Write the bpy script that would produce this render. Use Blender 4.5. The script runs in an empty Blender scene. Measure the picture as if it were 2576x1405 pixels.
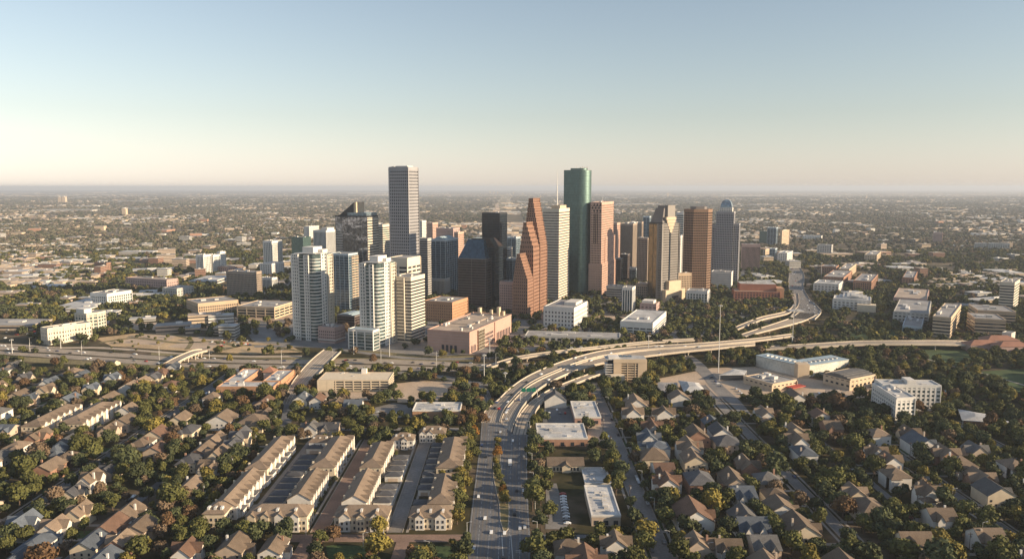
# aerial view of a downtown skyline, low evening sun from the right
SUNEL, HAZE, SUNP, SUNC, EXPO = 16, 5e-5, 5.0, (1.0, .79, .54), 0.86
import math as _m
SKYROT = _m.radians(110); SKY = (1.6, .2, 1.0, .074)
import bpy, math, random
import numpy as np
from mathutils import Vector, noise as mnoise
R = random.Random(11)
C = bpy.context.scene.collection
H = 200.0; FD = 1921.0
PITCH = math.atan(232.0/FD); CP, SP = math.cos(PITCH), math.sin(PITCH)
PI = math.pi

def G(u, v, z=0.0):
    """world point on the level z seen at photo position (u, v) of a 2576 x 1405 frame"""
    xs = (u-1288)/FD; ys = (702.5-v)/FD
    t = (H-z)/(SP-ys*CP)
    return (xs*t, t*(CP+ys*SP), z)
def PJ(x, y, z=0.0):
    zc = y*CP+(H-z)*SP; yc = (z-H)*CP+y*SP
    return (1288+FD*x/zc, 702.5-FD*yc/zc)
def zat(v, y):
    """height that a point at distance y needs to show at row v"""
    k = (702.5-v)/FD
    # yc/zc = k ; yc=(z-H)cp+y sp ; zc = y cp-(z-H) sp
    return H+(k*y*CP-y*SP)/(CP+k*SP)

# ------------------------------------------------------------------ materials
MATS = {}
def nodes(name):
    m = bpy.data.materials.new(name); m.use_nodes = True
    nt = m.node_tree; b = nt.nodes['Principled BSDF']
    return m, nt, b
def mat(name, rgb, rough=0.8, metal=0.0, var=0.12, scale=0.08, rnd=0.0, spec=0.3, fine=0.0, bump=0.0):
    if name in MATS: return MATS[name]
    m, nt, b = nodes(name); N = nt.nodes; L = nt.links
    b.inputs['Roughness'].default_value = rough; b.inputs['Metallic'].default_value = metal
    b.inputs['Specular IOR Level'].default_value = spec
    tc = N.new('ShaderNodeTexCoord')
    n1 = N.new('ShaderNodeTexNoise'); n1.inputs['Scale'].default_value = scale; n1.inputs['Detail'].default_value = 5
    L.new(tc.outputs['Object'], n1.inputs['Vector'])
    mr = N.new('ShaderNodeMapRange'); mr.inputs[1].default_value = 0.3; mr.inputs[2].default_value = 0.7
    mr.inputs[3].default_value = 1-var; mr.inputs[4].default_value = 1+var
    L.new(n1.outputs[0], mr.inputs[0])
    val = mr.outputs[0]
    if fine:
        n2 = N.new('ShaderNodeTexNoise'); n2.inputs['Scale'].default_value = scale*12; n2.inputs['Detail'].default_value = 3
        L.new(tc.outputs['Object'], n2.inputs['Vector'])
        m2 = N.new('ShaderNodeMapRange'); m2.inputs[1].default_value = 0.35; m2.inputs[2].default_value = 0.65
        m2.inputs[3].default_value = 1-fine; m2.inputs[4].default_value = 1+fine
        L.new(n2.outputs[0], m2.inputs[0])
        mm = N.new('ShaderNodeMath'); mm.operation = 'MULTIPLY'; L.new(val, mm.inputs[0]); L.new(m2.outputs[0], mm.inputs[1]); val = mm.outputs[0]
    if rnd:
        oi = N.new('ShaderNodeObjectInfo')
        m3 = N.new('ShaderNodeMapRange'); m3.inputs[3].default_value = 1-rnd; m3.inputs[4].default_value = 1+rnd
        L.new(oi.outputs['Random'], m3.inputs[0])
        mm = N.new('ShaderNodeMath'); mm.operation = 'MULTIPLY'; L.new(val, mm.inputs[0]); L.new(m3.outputs[0], mm.inputs[1]); val = mm.outputs[0]
    vm = N.new('ShaderNodeVectorMath'); vm.operation = 'SCALE'; vm.inputs[0].default_value = rgb
    L.new(val, vm.inputs['Scale']); L.new(vm.outputs[0], b.inputs['Base Color'])
    if bump:
        bp = N.new('ShaderNodeBump'); bp.inputs['Strength'].default_value = bump; bp.inputs['Distance'].default_value = 1.0
        L.new(n1.outputs[0], bp.inputs['Height']); L.new(bp.outputs[0], b.inputs['Normal'])
    MATS[name] = m; return m
def glass(name, rgb, rough=0.12, metal=0.0, spec=0.6, wave=0.02, pane=0.35):
    """tower glazing: dark body, mirror-like coat, panes that differ a little in tilt and tone"""
    if name in MATS: return MATS[name]
    m, nt, b = nodes(name); N = nt.nodes; L = nt.links
    b.inputs['Roughness'].default_value = rough; b.inputs['Metallic'].default_value = metal
    b.inputs['Specular IOR Level'].default_value = spec
    tc = N.new('ShaderNodeTexCoord')
    mp = N.new('ShaderNodeMapping'); mp.inputs['Scale'].default_value = (0.35, 0.35, 0.22); L.new(tc.outputs['Object'], mp.inputs[0])
    fl = N.new('ShaderNodeVectorMath'); fl.operation = 'FLOOR'; L.new(mp.outputs[0], fl.inputs[0])
    wn = N.new('ShaderNodeTexWhiteNoise'); L.new(fl.outputs[0], wn.inputs[0])
    mr = N.new('ShaderNodeMapRange'); mr.inputs[3].default_value = 1-pane; mr.inputs[4].default_value = 1+pane
    L.new(wn.outputs['Value'], mr.inputs[0])
    vm = N.new('ShaderNodeVectorMath'); vm.operation = 'SCALE'; vm.inputs[0].default_value = rgb
    L.new(mr.outputs[0], vm.inputs['Scale']); L.new(vm.outputs[0], b.inputs['Base Color'])
    nz = N.new('ShaderNodeTexNoise'); nz.inputs['Scale'].default_value = 0.05; nz.inputs['Detail'].default_value = 3
    L.new(tc.outputs['Object'], nz.inputs['Vector'])
    bp = N.new('ShaderNodeBump'); bp.inputs['Strength'].default_value = 1.0; bp.inputs['Distance'].default_value = wave*20
    L.new(nz.outputs[0], bp.inputs['Height']); L.new(bp.outputs[0], b.inputs['Normal'])
    MATS[name] = m; return m

# ------------------------------------------------------------------ mesh building
class MB:
    def __init__(s): s.v = []; s.f = []
    def add(s, vs, fs):
        n = len(s.v); s.v += [tuple(p) for p in vs]; s.f += [tuple(i+n for i in f) for f in fs]; return s
    def prism(s, poly, z0, z1, bottom=True, top=True):
        n = len(poly); vs = [(p[0], p[1], z0) for p in poly]+[(p[0], p[1], z1) for p in poly]
        fs = [(i, (i+1) % n, n+(i+1) % n, n+i) for i in range(n)]
        if top: fs.append(tuple(range(n, 2*n)))
        if bottom: fs.append(tuple(range(n-1, -1, -1)))
        return s.add(vs, fs)
    def frustum(s, p0, z0, p1, z1):
        n = len(p0); vs = [(p[0], p[1], z0) for p in p0]+[(p[0], p[1], z1) for p in p1]
        return s.add(vs, [(i, (i+1) % n, n+(i+1) % n, n+i) for i in range(n)]+[tuple(range(n, 2*n)), tuple(range(n-1, -1, -1))])
    def box(s, x0, x1, y0, y1, z0, z1): return s.prism([(x0, y0), (x1, y0), (x1, y1), (x0, y1)], z0, z1)
    def obox(s, c, a, w, d, z0, z1):
        """box centred on c, turned by a, w along its x, d along its y"""
        ca, sa = math.cos(a), math.sin(a)
        return s.prism([(c[0]+x*ca-y*sa, c[1]+x*sa+y*ca) for x, y in ((-w/2, -d/2), (w/2, -d/2), (w/2, d/2), (-w/2, d/2))], z0, z1)
    def cyl(s, x, y, r, z0, z1, n=10, r1=None):
        r1 = r if r1 is None else r1
        p = [(x+r*math.cos(2*PI*i/n), y+r*math.sin(2*PI*i/n)) for i in range(n)]
        q = [(x+r1*math.cos(2*PI*i/n), y+r1*math.sin(2*PI*i/n)) for i in range(n)]
        return s.frustum(p, z0, q, z1)
    def bar(s, a, b, r, n=5, r1=None):
        a = Vector(a); b = Vector(b); d = (b-a).normalized(); r1 = r if r1 is None else r1
        x = d.orthogonal().normalized(); y = d.cross(x)
        vs = []
        for c, rr in ((a, r), (b, r1)):
            for i in range(n):
                t = 2*PI*i/n; vs.append(c+x*rr*math.cos(t)+y*rr*math.sin(t))
        return s.add(vs, [(i, (i+1) % n, n+(i+1) % n, n+i) for i in range(n)]+[tuple(range(n-1, -1, -1)), tuple(range(n, 2*n))])
    def mesh(s, name, m=None):
        me = bpy.data.meshes.new(name); me.from_pydata(s.v, [], s.f); me.update()
        if m: me.materials.append(m)
        return me
    def build(s, name, m, parent=None, loc=None):
        o = bpy.data.objects.new(name, s.mesh(name, m)); C.objects.link(o)
        if loc: o.location = loc
        if parent: o.parent = parent
        return o
def offset(poly, d):
    n = len(poly); out = []
    for i in range(n):
        a, b, c = poly[i-1], poly[i], poly[(i+1) % n]
        e1 = Vector((b[0]-a[0], b[1]-a[1])).normalized(); e2 = Vector((c[0]-b[0], c[1]-b[1])).normalized()
        n1 = Vector((e1.y, -e1.x)); n2 = Vector((e2.y, -e2.x)); m = n1+n2
        k = m.dot(n1)
        m = m*(d/max(k, 0.35)); out.append((b[0]+m.x, b[1]+m.y))
    return out
def tag(o, label=None, cat=None, group=None, kind=None):
    if label: o['label'] = label
    if cat: o['category'] = cat
    if group: o['group'] = group
    if kind: o['kind'] = kind
    return o
def empty(name, loc=(0, 0, 0), rz=0.0):
    o = bpy.data.objects.new(name, None); C.objects.link(o); o.location = loc; o.rotation_euler = (0, 0, rz)
    o.empty_display_size = 1.0; return o

# ------------------------------------------------------------------ labels that single things out
LM = []          # (phrase, u, v)
PEND = []        # (object, look, u, v, group)
def landmark(phrase, u, v): LM.append((phrase, u, v))
def pend(o, look, x, y, cat, group, z=0.0):
    u, v = PJ(x, y, z); o['category'] = cat; o['group'] = group; PEND.append((o, look, u, v))
ORD = ['', 'second ', 'third ', 'fourth ', 'fifth ', 'sixth ', 'seventh ', 'eighth ', 'ninth ', 'tenth ', 'eleventh ', 'twelfth ']
def finish_labels():
    by = {}
    for o, look, u, v in PEND:
        best = min(LM, key=lambda l: ((l[1]-u)/1.0)**2+((l[2]-v)*1.6)**2)
        du, dv = u-best[1], (v-best[2])*1.6
        if abs(du) > abs(dv): rel = 'left of' if du < 0 else 'right of'
        else: rel = 'beyond' if dv < 0 else 'in front of'
        by.setdefault((look, rel, best[0]), []).append((math.hypot(du, dv), o))
    for (look, rel, p), l in by.items():
        l.sort(key=lambda t: t[0])
        for i, (d, o) in enumerate(l):
            if len(l) == 1: o['label'] = f'{look} {rel} the {p}'
            elif i == 0: o['label'] = f'{look} {rel} and closest to the {p}'
            elif i < 12: o['label'] = f'{look}, {ORD[i]}nearest {rel} the {p}'
            else: o['label'] = f'{look}, farther out {rel} the {p}'
    for o, *_ in PEND:
        w = o['label'].split()
        if len(w) > 16: o['label'] = o['label'].replace(' and closest to the', ' near the').replace('three-storey ', '')
class Thing:
    def __init__(s, name, label, cat, x, y, z=0.0, group=None, lm=None, look=None):
        s.o = empty(name, (x, y, z)); s.org = (x, y, z); s.group = group
        if look: pend(s.o, look, x, y, cat, group, z)
        else: tag(s.o, label, cat, group)
        if lm: u, v = PJ(x, y, z+6); landmark(lm, u, v)
    def part(s, name, mb, m, parent=None, label=None):
        if not mb.v: return None
        ox, oy, oz = s.org
        mb.v = [(a-ox, b-oy, c-oz) for a, b, c in mb.v]
        o = mb.build(name, m, parent or s.o)
        if label: o['label'] = label
        return o

def bands(poly, z0, z1, fh, bf, bw, pf, out, fr, closed=True, edges=None, corner=0.0):
    """spandrel bands every fh metres and piers every bw metres, standing proud of the glazing"""
    p = offset(poly, out); nfl = max(1, round((z1-z0)/fh)); fh = (z1-z0)/nfl
    if bf > 0:
        for i in range(nfl+1):
            a = z0+i*fh-(0 if i else 0); b = a+fh*bf
            if i == nfl: b = z1+0.4; a = z1-fh*bf*0.35
            fr.prism(p, a, b)
    if pf > 0:
        q = offset(poly, out*0.5)
        for i in range(len(poly)):
            if edges is not None and i not in edges: continue
            a, b = Vector(q[i]), Vector(q[(i+1) % len(q)]); L = (b-a).length
            if L < 1.5: continue
            n = max(1, round(L/bw)); ang = math.atan2(b.y-a.y, b.x-a.x)
            for k in range(n+(0 if closed else 1)):
                c = a+(b-a)*(k/n); w = L/n*pf
                if k == 0: w = max(w, corner)
                fr.obox((c.x, c.y), ang, w, out*1.3+0.2, z0, z1+0.2)

def corner_box(u0, u1, u2, vt, vb, ang=21, a=None, b=None):
    """footprint (front corner, right, back, left) and height of a block whose edges show at u0 | u1 | u2"""
    Cx, Cy, _ = G(u1, vb); h = zat(vt, Cy)
    zc = Cy*CP+(H-h)*SP
    Cx = (u1-1288)/FD*zc
    A = math.radians(ang); dR = (math.sin(A), math.cos(A)); dL = (-math.cos(A), math.sin(A))
    def solve(u, d):
        k = (u-1288)/FD
        return (k*zc-Cx)/(d[0]-k*d[1]*CP)
    la = a if a is not None else solve(u0, dL)
    lb = b if b is not None else solve(u2, dR)
    lb = min(abs(lb), 140); la = min(abs(la), 400)
    c = Vector((Cx, Cy)); r = c+Vector(dR)*lb; l = c+Vector(dL)*la; k = r+Vector(dL)*la
    return [tuple(c), tuple(r), tuple(k), tuple(l)], h
def lerp2(a, b, t): return (a[0]+(b[0]-a[0])*t, a[1]+(b[1]-a[1])*t)
def quad(poly, s0, s1, t0, t1):
    """sub-rectangle of a corner_box footprint: s runs front corner -> right, t runs front corner -> left"""
    c, r, k, l = poly
    def P(s, t): return (c[0]+(r[0]-c[0])*s+(l[0]-c[0])*t, c[1]+(r[1]-c[1])*s+(l[1]-c[1])*t)
    return [P(s0, t0), P(s1, t0), P(s1, t1), P(s0, t1)]
OCC = []     # footprints nothing else may grow in
STY = {}
def style(n, **k): STY[n] = k
def rooftop(T, poly, z, units, m='roof_unit', big=None, seed=0):
    rr = random.Random(seed+int(z*7)); 
    for i in range(units):
        s, t = rr.uniform(.12, .75), rr.uniform(.12, .75); w, d = rr.uniform(.07, .18), rr.uniform(.07, .2)
        mb = MB().prism(quad(poly, s, s+w, t, t+d), z, z+rr.uniform(1.5, 3.2))
        T.part('rooftop_unit', mb, MATS[m])
def block(T, poly, z0, z1, st, roofm=None, parapet=0.9, partname='facade', roof=True, edges=None):
    S = STY[st] if isinstance(st, str) else st
    T.part('glazing', MB().prism(poly, z0, z1), MATS[S['glass']])
    fr = MB()
    bands(poly, z0, z1, S['fh'], S.get('bf', 0), S.get('bw', 5), S.get('pf', 0), S.get('out', .35), fr, edges=edges, corner=S.get('corner', 0))
    if S.get('top'):
        fr.prism(offset(poly, S.get('out', .35)+.12), z1-S['top'], z1+.6)
    if S.get('base'):
        fr.prism(offset(poly, S.get('out', .35)+.12), z0, z0+S['base'])
    T.part(partname, fr, MATS[S['frame']])
    if roof:
        rm = MATS[roofm or S.get('roof', 'roof_grey')]
        top = z1+(.6 if S.get('top') else .4)
        T.part('roof', MB().prism(offset(poly, -.2), top-.3, top+.12), rm)
        o1, i1 = offset(poly, S.get('out', .35)+.2), offset(poly, -.45)
        pm = MB(); n = len(poly)
        for i in range(n):
            j = (i+1) % n; pm.prism([o1[i], o1[j], i1[j], i1[i]], top-.1, top+parapet)
        T.part('parapet', pm, MATS[S['frame']])
    return T
def bldg(name, label, cat, u0, u1, u2, vt, vb, st, ang=21, a=None, b=None, lm=None, units=3, group=None, roofm=None, z0=0, look=None):
    poly, h = corner_box(u0, u1, u2, vt, vb, ang, a, b)
    cx = sum(p[0] for p in poly)/4; cy = sum(p[1] for p in poly)/4
    T = Thing(name, label, cat, cx, cy, 0, group, None, look)
    if lm: landmark(lm, u1, vb-6)
    block(T, poly, z0, h, st, roofm)
    rooftop(T, poly, h+.3, units, seed=int(u1))
    OCC.append(offset(poly, 3)); T.poly = poly; T.h = h
    return T

# ------------------------------------------------------------------ pitched roofs
def gable(wall, roof, x0, x1, y0, y1, he, hr, axis='y', ov=.5, th=.35):
    """box with a ridge along axis; wall gets the gable ends, roof the folded slab"""
    if axis == 'y':
        xm = (x0+x1)/2
        prof = [(x0, 0), (x1, 0), (x1, he), (xm, he+hr), (x0, he)]
        vs = [(p[0], y0, p[1]) for p in prof]+[(p[0], y1, p[1]) for p in prof]
        k = hr/((x1-x0)/2)
        rp = [(x0-ov, he-ov*k), (xm, he+hr), (x1+ov, he-ov*k), (x1+ov, he-ov*k+th), (xm, he+hr+th), (x0-ov, he-ov*k+th)]
        rv = [(p[0], y0-ov, p[1]) for p in rp]+[(p[0], y1+ov, p[1]) for p in rp]
    else:
        ym = (y0+y1)/2
        prof = [(y1, 0), (y0, 0), (y0, he), (ym, he+hr), (y1, he)]
        vs = [(x0, p[0], p[1]) for p in prof]+[(x1, p[0], p[1]) for p in prof]
        k = hr/((y1-y0)/2)
        rp = [(y1+ov, he-ov*k), (ym, he+hr), (y0-ov, he-ov*k), (y0-ov, he-ov*k+th), (ym, he+hr+th), (y1+ov, he-ov*k+th)]
        rv = [(x0-ov, p[0], p[1]) for p in rp]+[(x1+ov, p[0], p[1]) for p in rp]
    wall.add(vs, [(0, 1, 2, 3, 4), (9, 8, 7, 6, 5)]+[(i, 5+i, 5+(i+1) % 5, (i+1) % 5) for i in range(5)])
    # two convex halves so that the fold has no odd faces
    roof.add(rv, [(0, 1, 4, 5), (1, 2, 3, 4), (11, 10, 7, 6), (10, 9, 8, 7)]+[(i, 6+i, 6+(i+1) % 6, (i+1) % 6) for i in range(6)])
def hip(wall, roof, x0, x1, y0, y1, he, hr, axis=None, ov=.6, hipend=1.0):
    if wall is not None: wall.box(x0, x1, y0, y1, 0, he)
    X0, X1, Y0, Y1 = x0-ov, x1+ov, y0-ov, y1+ov
    axis = axis or ('y' if (y1-y0) > (x1-x0) else 'x')
    if axis == 'y':
        d = min((X1-X0)/2*hipend, (Y1-Y0)/2); xm = (X0+X1)/2; r = [(xm, Y0+d), (xm, Y1-d)]
    else:
        d = min((Y1-Y0)/2*hipend, (X1-X0)/2); ym = (Y0+Y1)/2; r = [(X0+d, ym), (X1-d, ym)]
    vs = [(X0, Y0, he), (X1, Y0, he), (X1, Y1, he), (X0, Y1, he),
          (X0, Y0, he+.25), (X1, Y0, he+.25), (X1, Y1, he+.25), (X0, Y1, he+.25),
          (r[0][0], r[0][1], he+hr), (r[1][0], r[1][1], he+hr)]
    f = [(3, 2, 1, 0), (0, 1, 5, 4), (1, 2, 6, 5), (2, 3, 7, 6), (3, 0, 4, 7)]
    if axis == 'y': f += [(4, 5, 8), (5, 6, 9, 8), (6, 7, 9), (7, 4, 8, 9)]
    else: f += [(4, 5, 9, 8), (5, 6, 9), (6, 7, 8, 9), (7, 4, 8)]
    roof.add(vs, f)
WINM = {}
def windows(T, face, a0, a1, c, zs, w=1.1, h=1.4, step=3.2, parent=None, rr=None, skip=0.15, frame=True):
    """single windows, each its own mesh, on a wall: face 's' looks to -y, 'e' to +x, 'w' to -x"""
    key = (face in 'ew', round(w, 1), round(h, 1))
    if key not in WINM:
        def slab(ww, hh, t): 
            return MB().box(-t, t, -ww/2, ww/2, -hh/2, hh/2) if key[0] else MB().box(-ww/2, ww/2, -t, t, -hh/2, hh/2)
        WINM[key] = slab(w, h, .07).mesh('window', MATS['window_glass'])
    n = max(1, int((a1-a0)/step)); st = (a1-a0)/n
    for z in zs:
        for i in range(n):
            if rr and rr.random() < skip: continue
            p = a0+st*(i+.5)
            o = bpy.data.objects.new('window', WINM[key]); C.objects.link(o); o.parent = parent or T.o
            loc = (p, c-.02, z) if face == 's' else ((c+.02 if face == 'e' else c-.02), p, z)
            o.location = (loc[0]-T.org[0], loc[1]-T.org[1], loc[2]-T.org[2])
HOMES = []
HG = 'detached houses among the trees'
ROOFS = [('brown', 'roof_brown'), ('tan', 'roof_tan'), ('brown', 'roof_brown'), ('charcoal', 'roof_dark'), ('grey', 'roof_shingle_grey'), ('reddish', 'roof_red'), ('slate blue', 'roof_slate')]
WALLS = [('white', 'wall_white'), ('cream', 'wall_cream'), ('beige', 'wall_beige'), ('brick', 'wall_brick')]
def house(x, y, w, d, rr, form=None, roof=None, wall=None, he=None, detail=True, group=HG, lift=1.0):
    form = form or rr.choice(['hip', 'cross', 'gable', 'gablex', 'cross', 'gable', 'gable', 'hip'])
    rn, rm = roof or rr.choice(ROOFS+ROOFS[:2]); wn, wm = wall or rr.choice(WALLS[:3]*3+WALLS)
    he = he or rr.uniform(5.4, 7.6); hr = w*rr.uniform(.27, .35)*lift
    st = {'hip': 'hipped', 'cross': 'cross-gabled', 'gable': 'gabled', 'gablex': 'wide-gabled'}[form]
    T = Thing('house', None, 'house', x, y, 0, group, None, f'{wn} house, {st} {rn} roof')
    HOMES.append((x, y, w, d)); W, Rf = MB(), MB(); x0, x1, y0, y1 = x-w/2, x+w/2, y-d/2, y+d/2
    if form == 'hip':
        hip(W, Rf, x0, x1, y0, y1, he, hr)
        if rr.random() < .7:
            s = rr.choice((-1, 1)); W2 = rr.uniform(.35, .5)*w; xc = x+s*(w/2-W2/2)
            hip(W, Rf, xc-W2/2, xc+W2/2, y0-rr.uniform(2, 4), y0+4, he-.15, hr*.75)
    elif form == 'gable':
        gable(W, Rf, x0, x1, y0, y1, he, hr, 'y')
        if rr.random() < .6: gable(W, Rf, x1-2, x1+rr.uniform(2, 4), y-rr.uniform(2, 3.5), y+3, he-1.5, hr*.6, 'x')
    elif form == 'gablex':
        gable(W, Rf, x0, x1, y0, y1, he, hr, 'x')
        for q in range(rr.choice((1, 2))):
            xc = x0+w*(.28+.45*q); ww = rr.uniform(1.8, 2.6); gable(W, Rf, xc-ww, xc+ww, y0-1.5, y-1, he-.05, hr*.72, 'y', .4)
    else:
        gable(W, Rf, x0+w*.12, x1-w*.12, y0, y1, he, hr, 'y')
        yc = y+rr.uniform(-.15, .15)*d; gable(W, Rf, x0-1, x1+1, yc-d*.2, yc+d*.2, he-.05, hr*.85, 'x')
        if rr.random() < .5: hip(W, Rf, x0, x0+w*.5, y0-3.5, y0+2, he-2.4, hr*.5)
    T.part('wall', W, MATS[wm]); ro = T.part('roof', Rf, MATS[rm])
    if rr.random() < .55:
        s = rr.choice((-1, 1)); cx = x+s*w*.3; cy = y+rr.uniform(-.3, .3)*d
        T.part('chimney', MB().box(cx-.55, cx+.55, cy-.45, cy+.45, 2, he+hr+rr.uniform(.3, 1.2)), MATS[rr.choice(['wall_brick', 'wall_white', 'wall_beige'])], ro)
    if detail:
        ys = y0-1.5 if form == 'gablex' else y0
        if form in ('hip', 'gable'): windows(T, 's', x0+.6, x1-.6, y0-.06, (1.9, 4.6), rr=rr, skip=.35)
        windows(T, 'e', y0+1, y1-1, (x1+.06 if form != 'cross' else x1-w*.12+.06), (1.9, 4.6), rr=rr, skip=.45, step=4)
    OCC.append([(x0-1, y0-2), (x1+1, y0-2), (x1+1, y1+1), (x0-1, y1+1)])
    return T
# ------------------------------------------------------------------ palette
mat('roof_grey', (.30, .285, .27), .9, var=.25, scale=.06, fine=.12)
mat('roof_white', (.46, .45, .43), .8, var=.3, scale=.07, fine=.14)
mat('roof_tanflat', (.40, .32, .25), .9, var=.18, scale=.05, fine=.1)
mat('roof_blue', (.32, .40, .44), .6, var=.15, scale=.05)
mat('roof_unit', (.55, .52, .48), .7, var=.15, rnd=.25)
mat('roof_brown', (.155, .115, .082), .95, var=.2, scale=.15, fine=.18, rnd=.15)
mat('roof_tan', (.215, .16, .115), .95, var=.18, scale=.15, fine=.18, rnd=.15)
mat('roof_slate', (.10, .115, .135), .9, var=.2, scale=.15, fine=.15, rnd=.2)
mat('roof_dark', (.085, .085, .09), .9, var=.2, scale=.15, fine=.18, rnd=.2)
mat('roof_shingle_grey', (.12, .115, .11), .95, var=.2, scale=.15, fine=.18, rnd=.2)
mat('roof_red', (.16, .095, .065), .95, var=.2, scale=.15, fine=.18, rnd=.15)
mat('wall_white', (.66, .62, .56), .85, var=.08, scale=.3, rnd=.1)
mat('wall_cream', (.62, .52, .38), .85, var=.08, scale=.3, rnd=.1)
mat('wall_beige', (.48, .38, .29), .85, var=.1, scale=.3, rnd=.12)
mat('wall_brick', (.33, .19, .13), .9, var=.18, scale=.4, fine=.12, rnd=.15)
mat('window_glass', (.035, .04, .05), .15, spec=.6, var=.1)
mat('metal_grey', (.45, .44, .42), .5, metal=.3)
mat('pole_pale', (.62, .60, .56), .5, metal=.2)
mat('concrete', (.50, .43, .345), .9, var=.15, scale=.05, fine=.08)
mat('concrete_road', (.43, .35, .265), .9, var=.16, scale=.04, fine=.1)
mat('asphalt', (.135, .135, .138), .85, var=.2, scale=.05, fine=.12)
mat('asphalt_pale', (.21, .195, .18), .9, var=.2, scale=.05, fine=.12)
mat('brick_paving', (.24, .16, .12), .9, var=.15, scale=.1, fine=.15)
mat('pavement', (.30, .265, .225), .9, var=.12, scale=.2)
mat('tyre_track', (.17, .15, .13), .9, var=.25, scale=.05)
mat('paint', (.5, .49, .46), .7, var=.1)
mat('dry_grass', (.46, .33, .19), 1., var=.25, scale=.03, fine=.2)
mat('lawn', (.055, .085, .028), 1., var=.3, scale=.05, fine=.25)
mat('lawn_dry', (.19, .155, .075), 1., var=.3, scale=.03, fine=.25)
mat('lot', (.46, .35, .25), .9, var=.15, scale=.04, fine=.12)
mat('water', (.03, .035, .03), .15, var=.1)
mat('bark', (.12, .085, .06), .95)
mat('sign_green', (.01, .16, .10), .5)
# tower skins
mat('granite', (.33, .32, .325), .7, var=.06); mat('granite_dark', (.17, .15, .14), .6, var=.1)
mat('white_frame', (.66, .63, .58), .7, var=.06, rnd=.04); mat('cream_frame', (.62, .55, .44), .75, var=.06)
mat('red_granite', (.30, .17, .115), .65, var=.08); mat('pink_granite', (.54, .36, .28), .65, var=.06)
mat('pink_dull', (.46, .32, .28), .75, var=.08); mat('tan_frame', (.50, .37, .25), .75, var=.08)
mat('orange_brick', (.46, .26, .15), .85, var=.1, scale=.2); mat('pink_brick', (.45, .285, .225), .85, var=.08, scale=.1, fine=.05)
mat('brown_frame', (.25, .155, .10), .6, var=.08); mat('taupe_frame', (.34, .27, .21), .7, var=.08)
mat('grey_frame', (.42, .40, .37), .75, var=.06); mat('blue_frame', (.46, .52, .55), .5, var=.06)
mat('dark_frame', (.035, .037, .042), .45, var=.1); mat('green_frame', (.05, .10, .08), .4, var=.1)
mat('grey_wall', (.47, .45, .41), .8, var=.1, scale=.05); mat('stained_wall', (.58, .55, .48), .85, var=.25, scale=.04, fine=.1)
mat('theatre_brick', (.35, .15, .10), .85, var=.12, scale=.1); mat('red_panel', (.40, .07, .045), .7); mat('roof_tile_red', (.30, .15, .10), .85, var=.15)
mat('warm_tan', (.55, .43, .30), .8, var=.08)
glass('glass_dark', (.03, .035, .045), spec=.45); glass('glass_mid', (.15, .125, .11), .3); mat('shaft_grey', (.25, .225, .20), .6, var=.08); glass('glass_blue', (.045, .085, .12), metal=.3); glass('glass_green', (.105, .165, .15), .43, metal=.75, spec=.9, wave=.004, pane=.12)
glass('glass_teal', (.11, .15, .15), metal=.3); glass('glass_black', (.010, .016, .024), .1, spec=.32); glass('glass_brown', (.04, .026, .022), .15, spec=.4)
glass('glass_mirror', (.36, .36, .38), .08, metal=.85, wave=.03); glass('glass_pale', (.22, .28, .32), .2, metal=.4)
glass('glass_gold', (.16, .115, .065), .14, metal=.6, wave=.03)
# ------------------------------------------------------------------ tower styles
style('punched', frame='granite', glass='glass_black', fh=5.3, bf=.46, bw=3.5, pf=.42, out=.4, top=3, corner=2.5)
style('stripe_cream', frame='cream_frame', glass='glass_dark', fh=4.2, bf=.5, out=.5, top=4)
style('stripe_white', frame='white_frame', glass='glass_dark', fh=4.4, bf=.5, out=.4, top=3, bw=30, pf=.03)
style('stripe_grey', frame='grey_frame', glass='glass_dark', fh=4.0, bf=.5, out=.4, top=3)
style('fins_white', frame='white_frame', glass='glass_blue', fh=80, bf=.0, bw=3.4, pf=.4, out=.6, top=3)
style('fins_grey', frame='grey_frame', glass='glass_dark', fh=80, bf=.0, bw=2.8, pf=.45, out=.5, top=3)
style('fins_tan', frame='taupe_frame', glass='glass_brown', fh=80, bf=.0, bw=2.6, pf=.5, out=.5, top=3)
style('fins_mauve', frame='pink_dull', glass='glass_black', fh=80, bf=.0, bw=2.8, pf=.4, out=.6, top=5)
style('apt_white', frame='white_frame', glass='glass_teal', fh=4.4, bf=.28, bw=4.6, pf=.38, out=.5, top=3.5, corner=3)
style('apt_glass', frame='white_frame', glass='glass_teal', fh=4.4, bf=.16, bw=12, pf=.12, out=.35, top=2)
style('curtain_blue', frame='blue_frame', glass='glass_blue', fh=4.2, bf=.11, bw=9, pf=.06, out=.25, top=2)
style('curtain_mirror', frame='dark_frame', glass='glass_mirror', fh=14, bf=.02, bw=12, pf=.02, out=.1, top=1)
style('curtain_black', frame='dark_frame', glass='glass_black', fh=4.5, bf=.08, bw=30, pf=.02, out=.12, top=2)
style('curtain_brown', frame='granite_dark', glass='glass_brown', fh=4.3, bf=.16, bw=30, pf=.02, out=.15, top=1)
style('curtain_green', frame='green_frame', glass='glass_green', fh=5.0, bf=.05, bw=5, pf=.05, out=.1)
style('red_grid', frame='red_granite', glass='glass_brown', fh=4.7, bf=.5, bw=3.2, pf=.5, out=.4)
style('pink_stripe', frame='pink_granite', glass='glass_brown', fh=4.4, bf=.55, bw=3, pf=.35, out=.4, top=3)
style('brown_grid', frame='brown_frame', glass='glass_black', fh=4.6, bf=.45, bw=3.4, pf=.22, out=.5, top=3)
style('tan_grid', frame='tan_frame', glass='glass_dark', fh=4.2, bf=.4, bw=3.4, pf=.4, out=.4, top=3)
style('taupe_grid', frame='taupe_frame', glass='glass_dark', fh=4.0, bf=.45, bw=3.2, pf=.35, out=.4, top=2.5)
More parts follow.
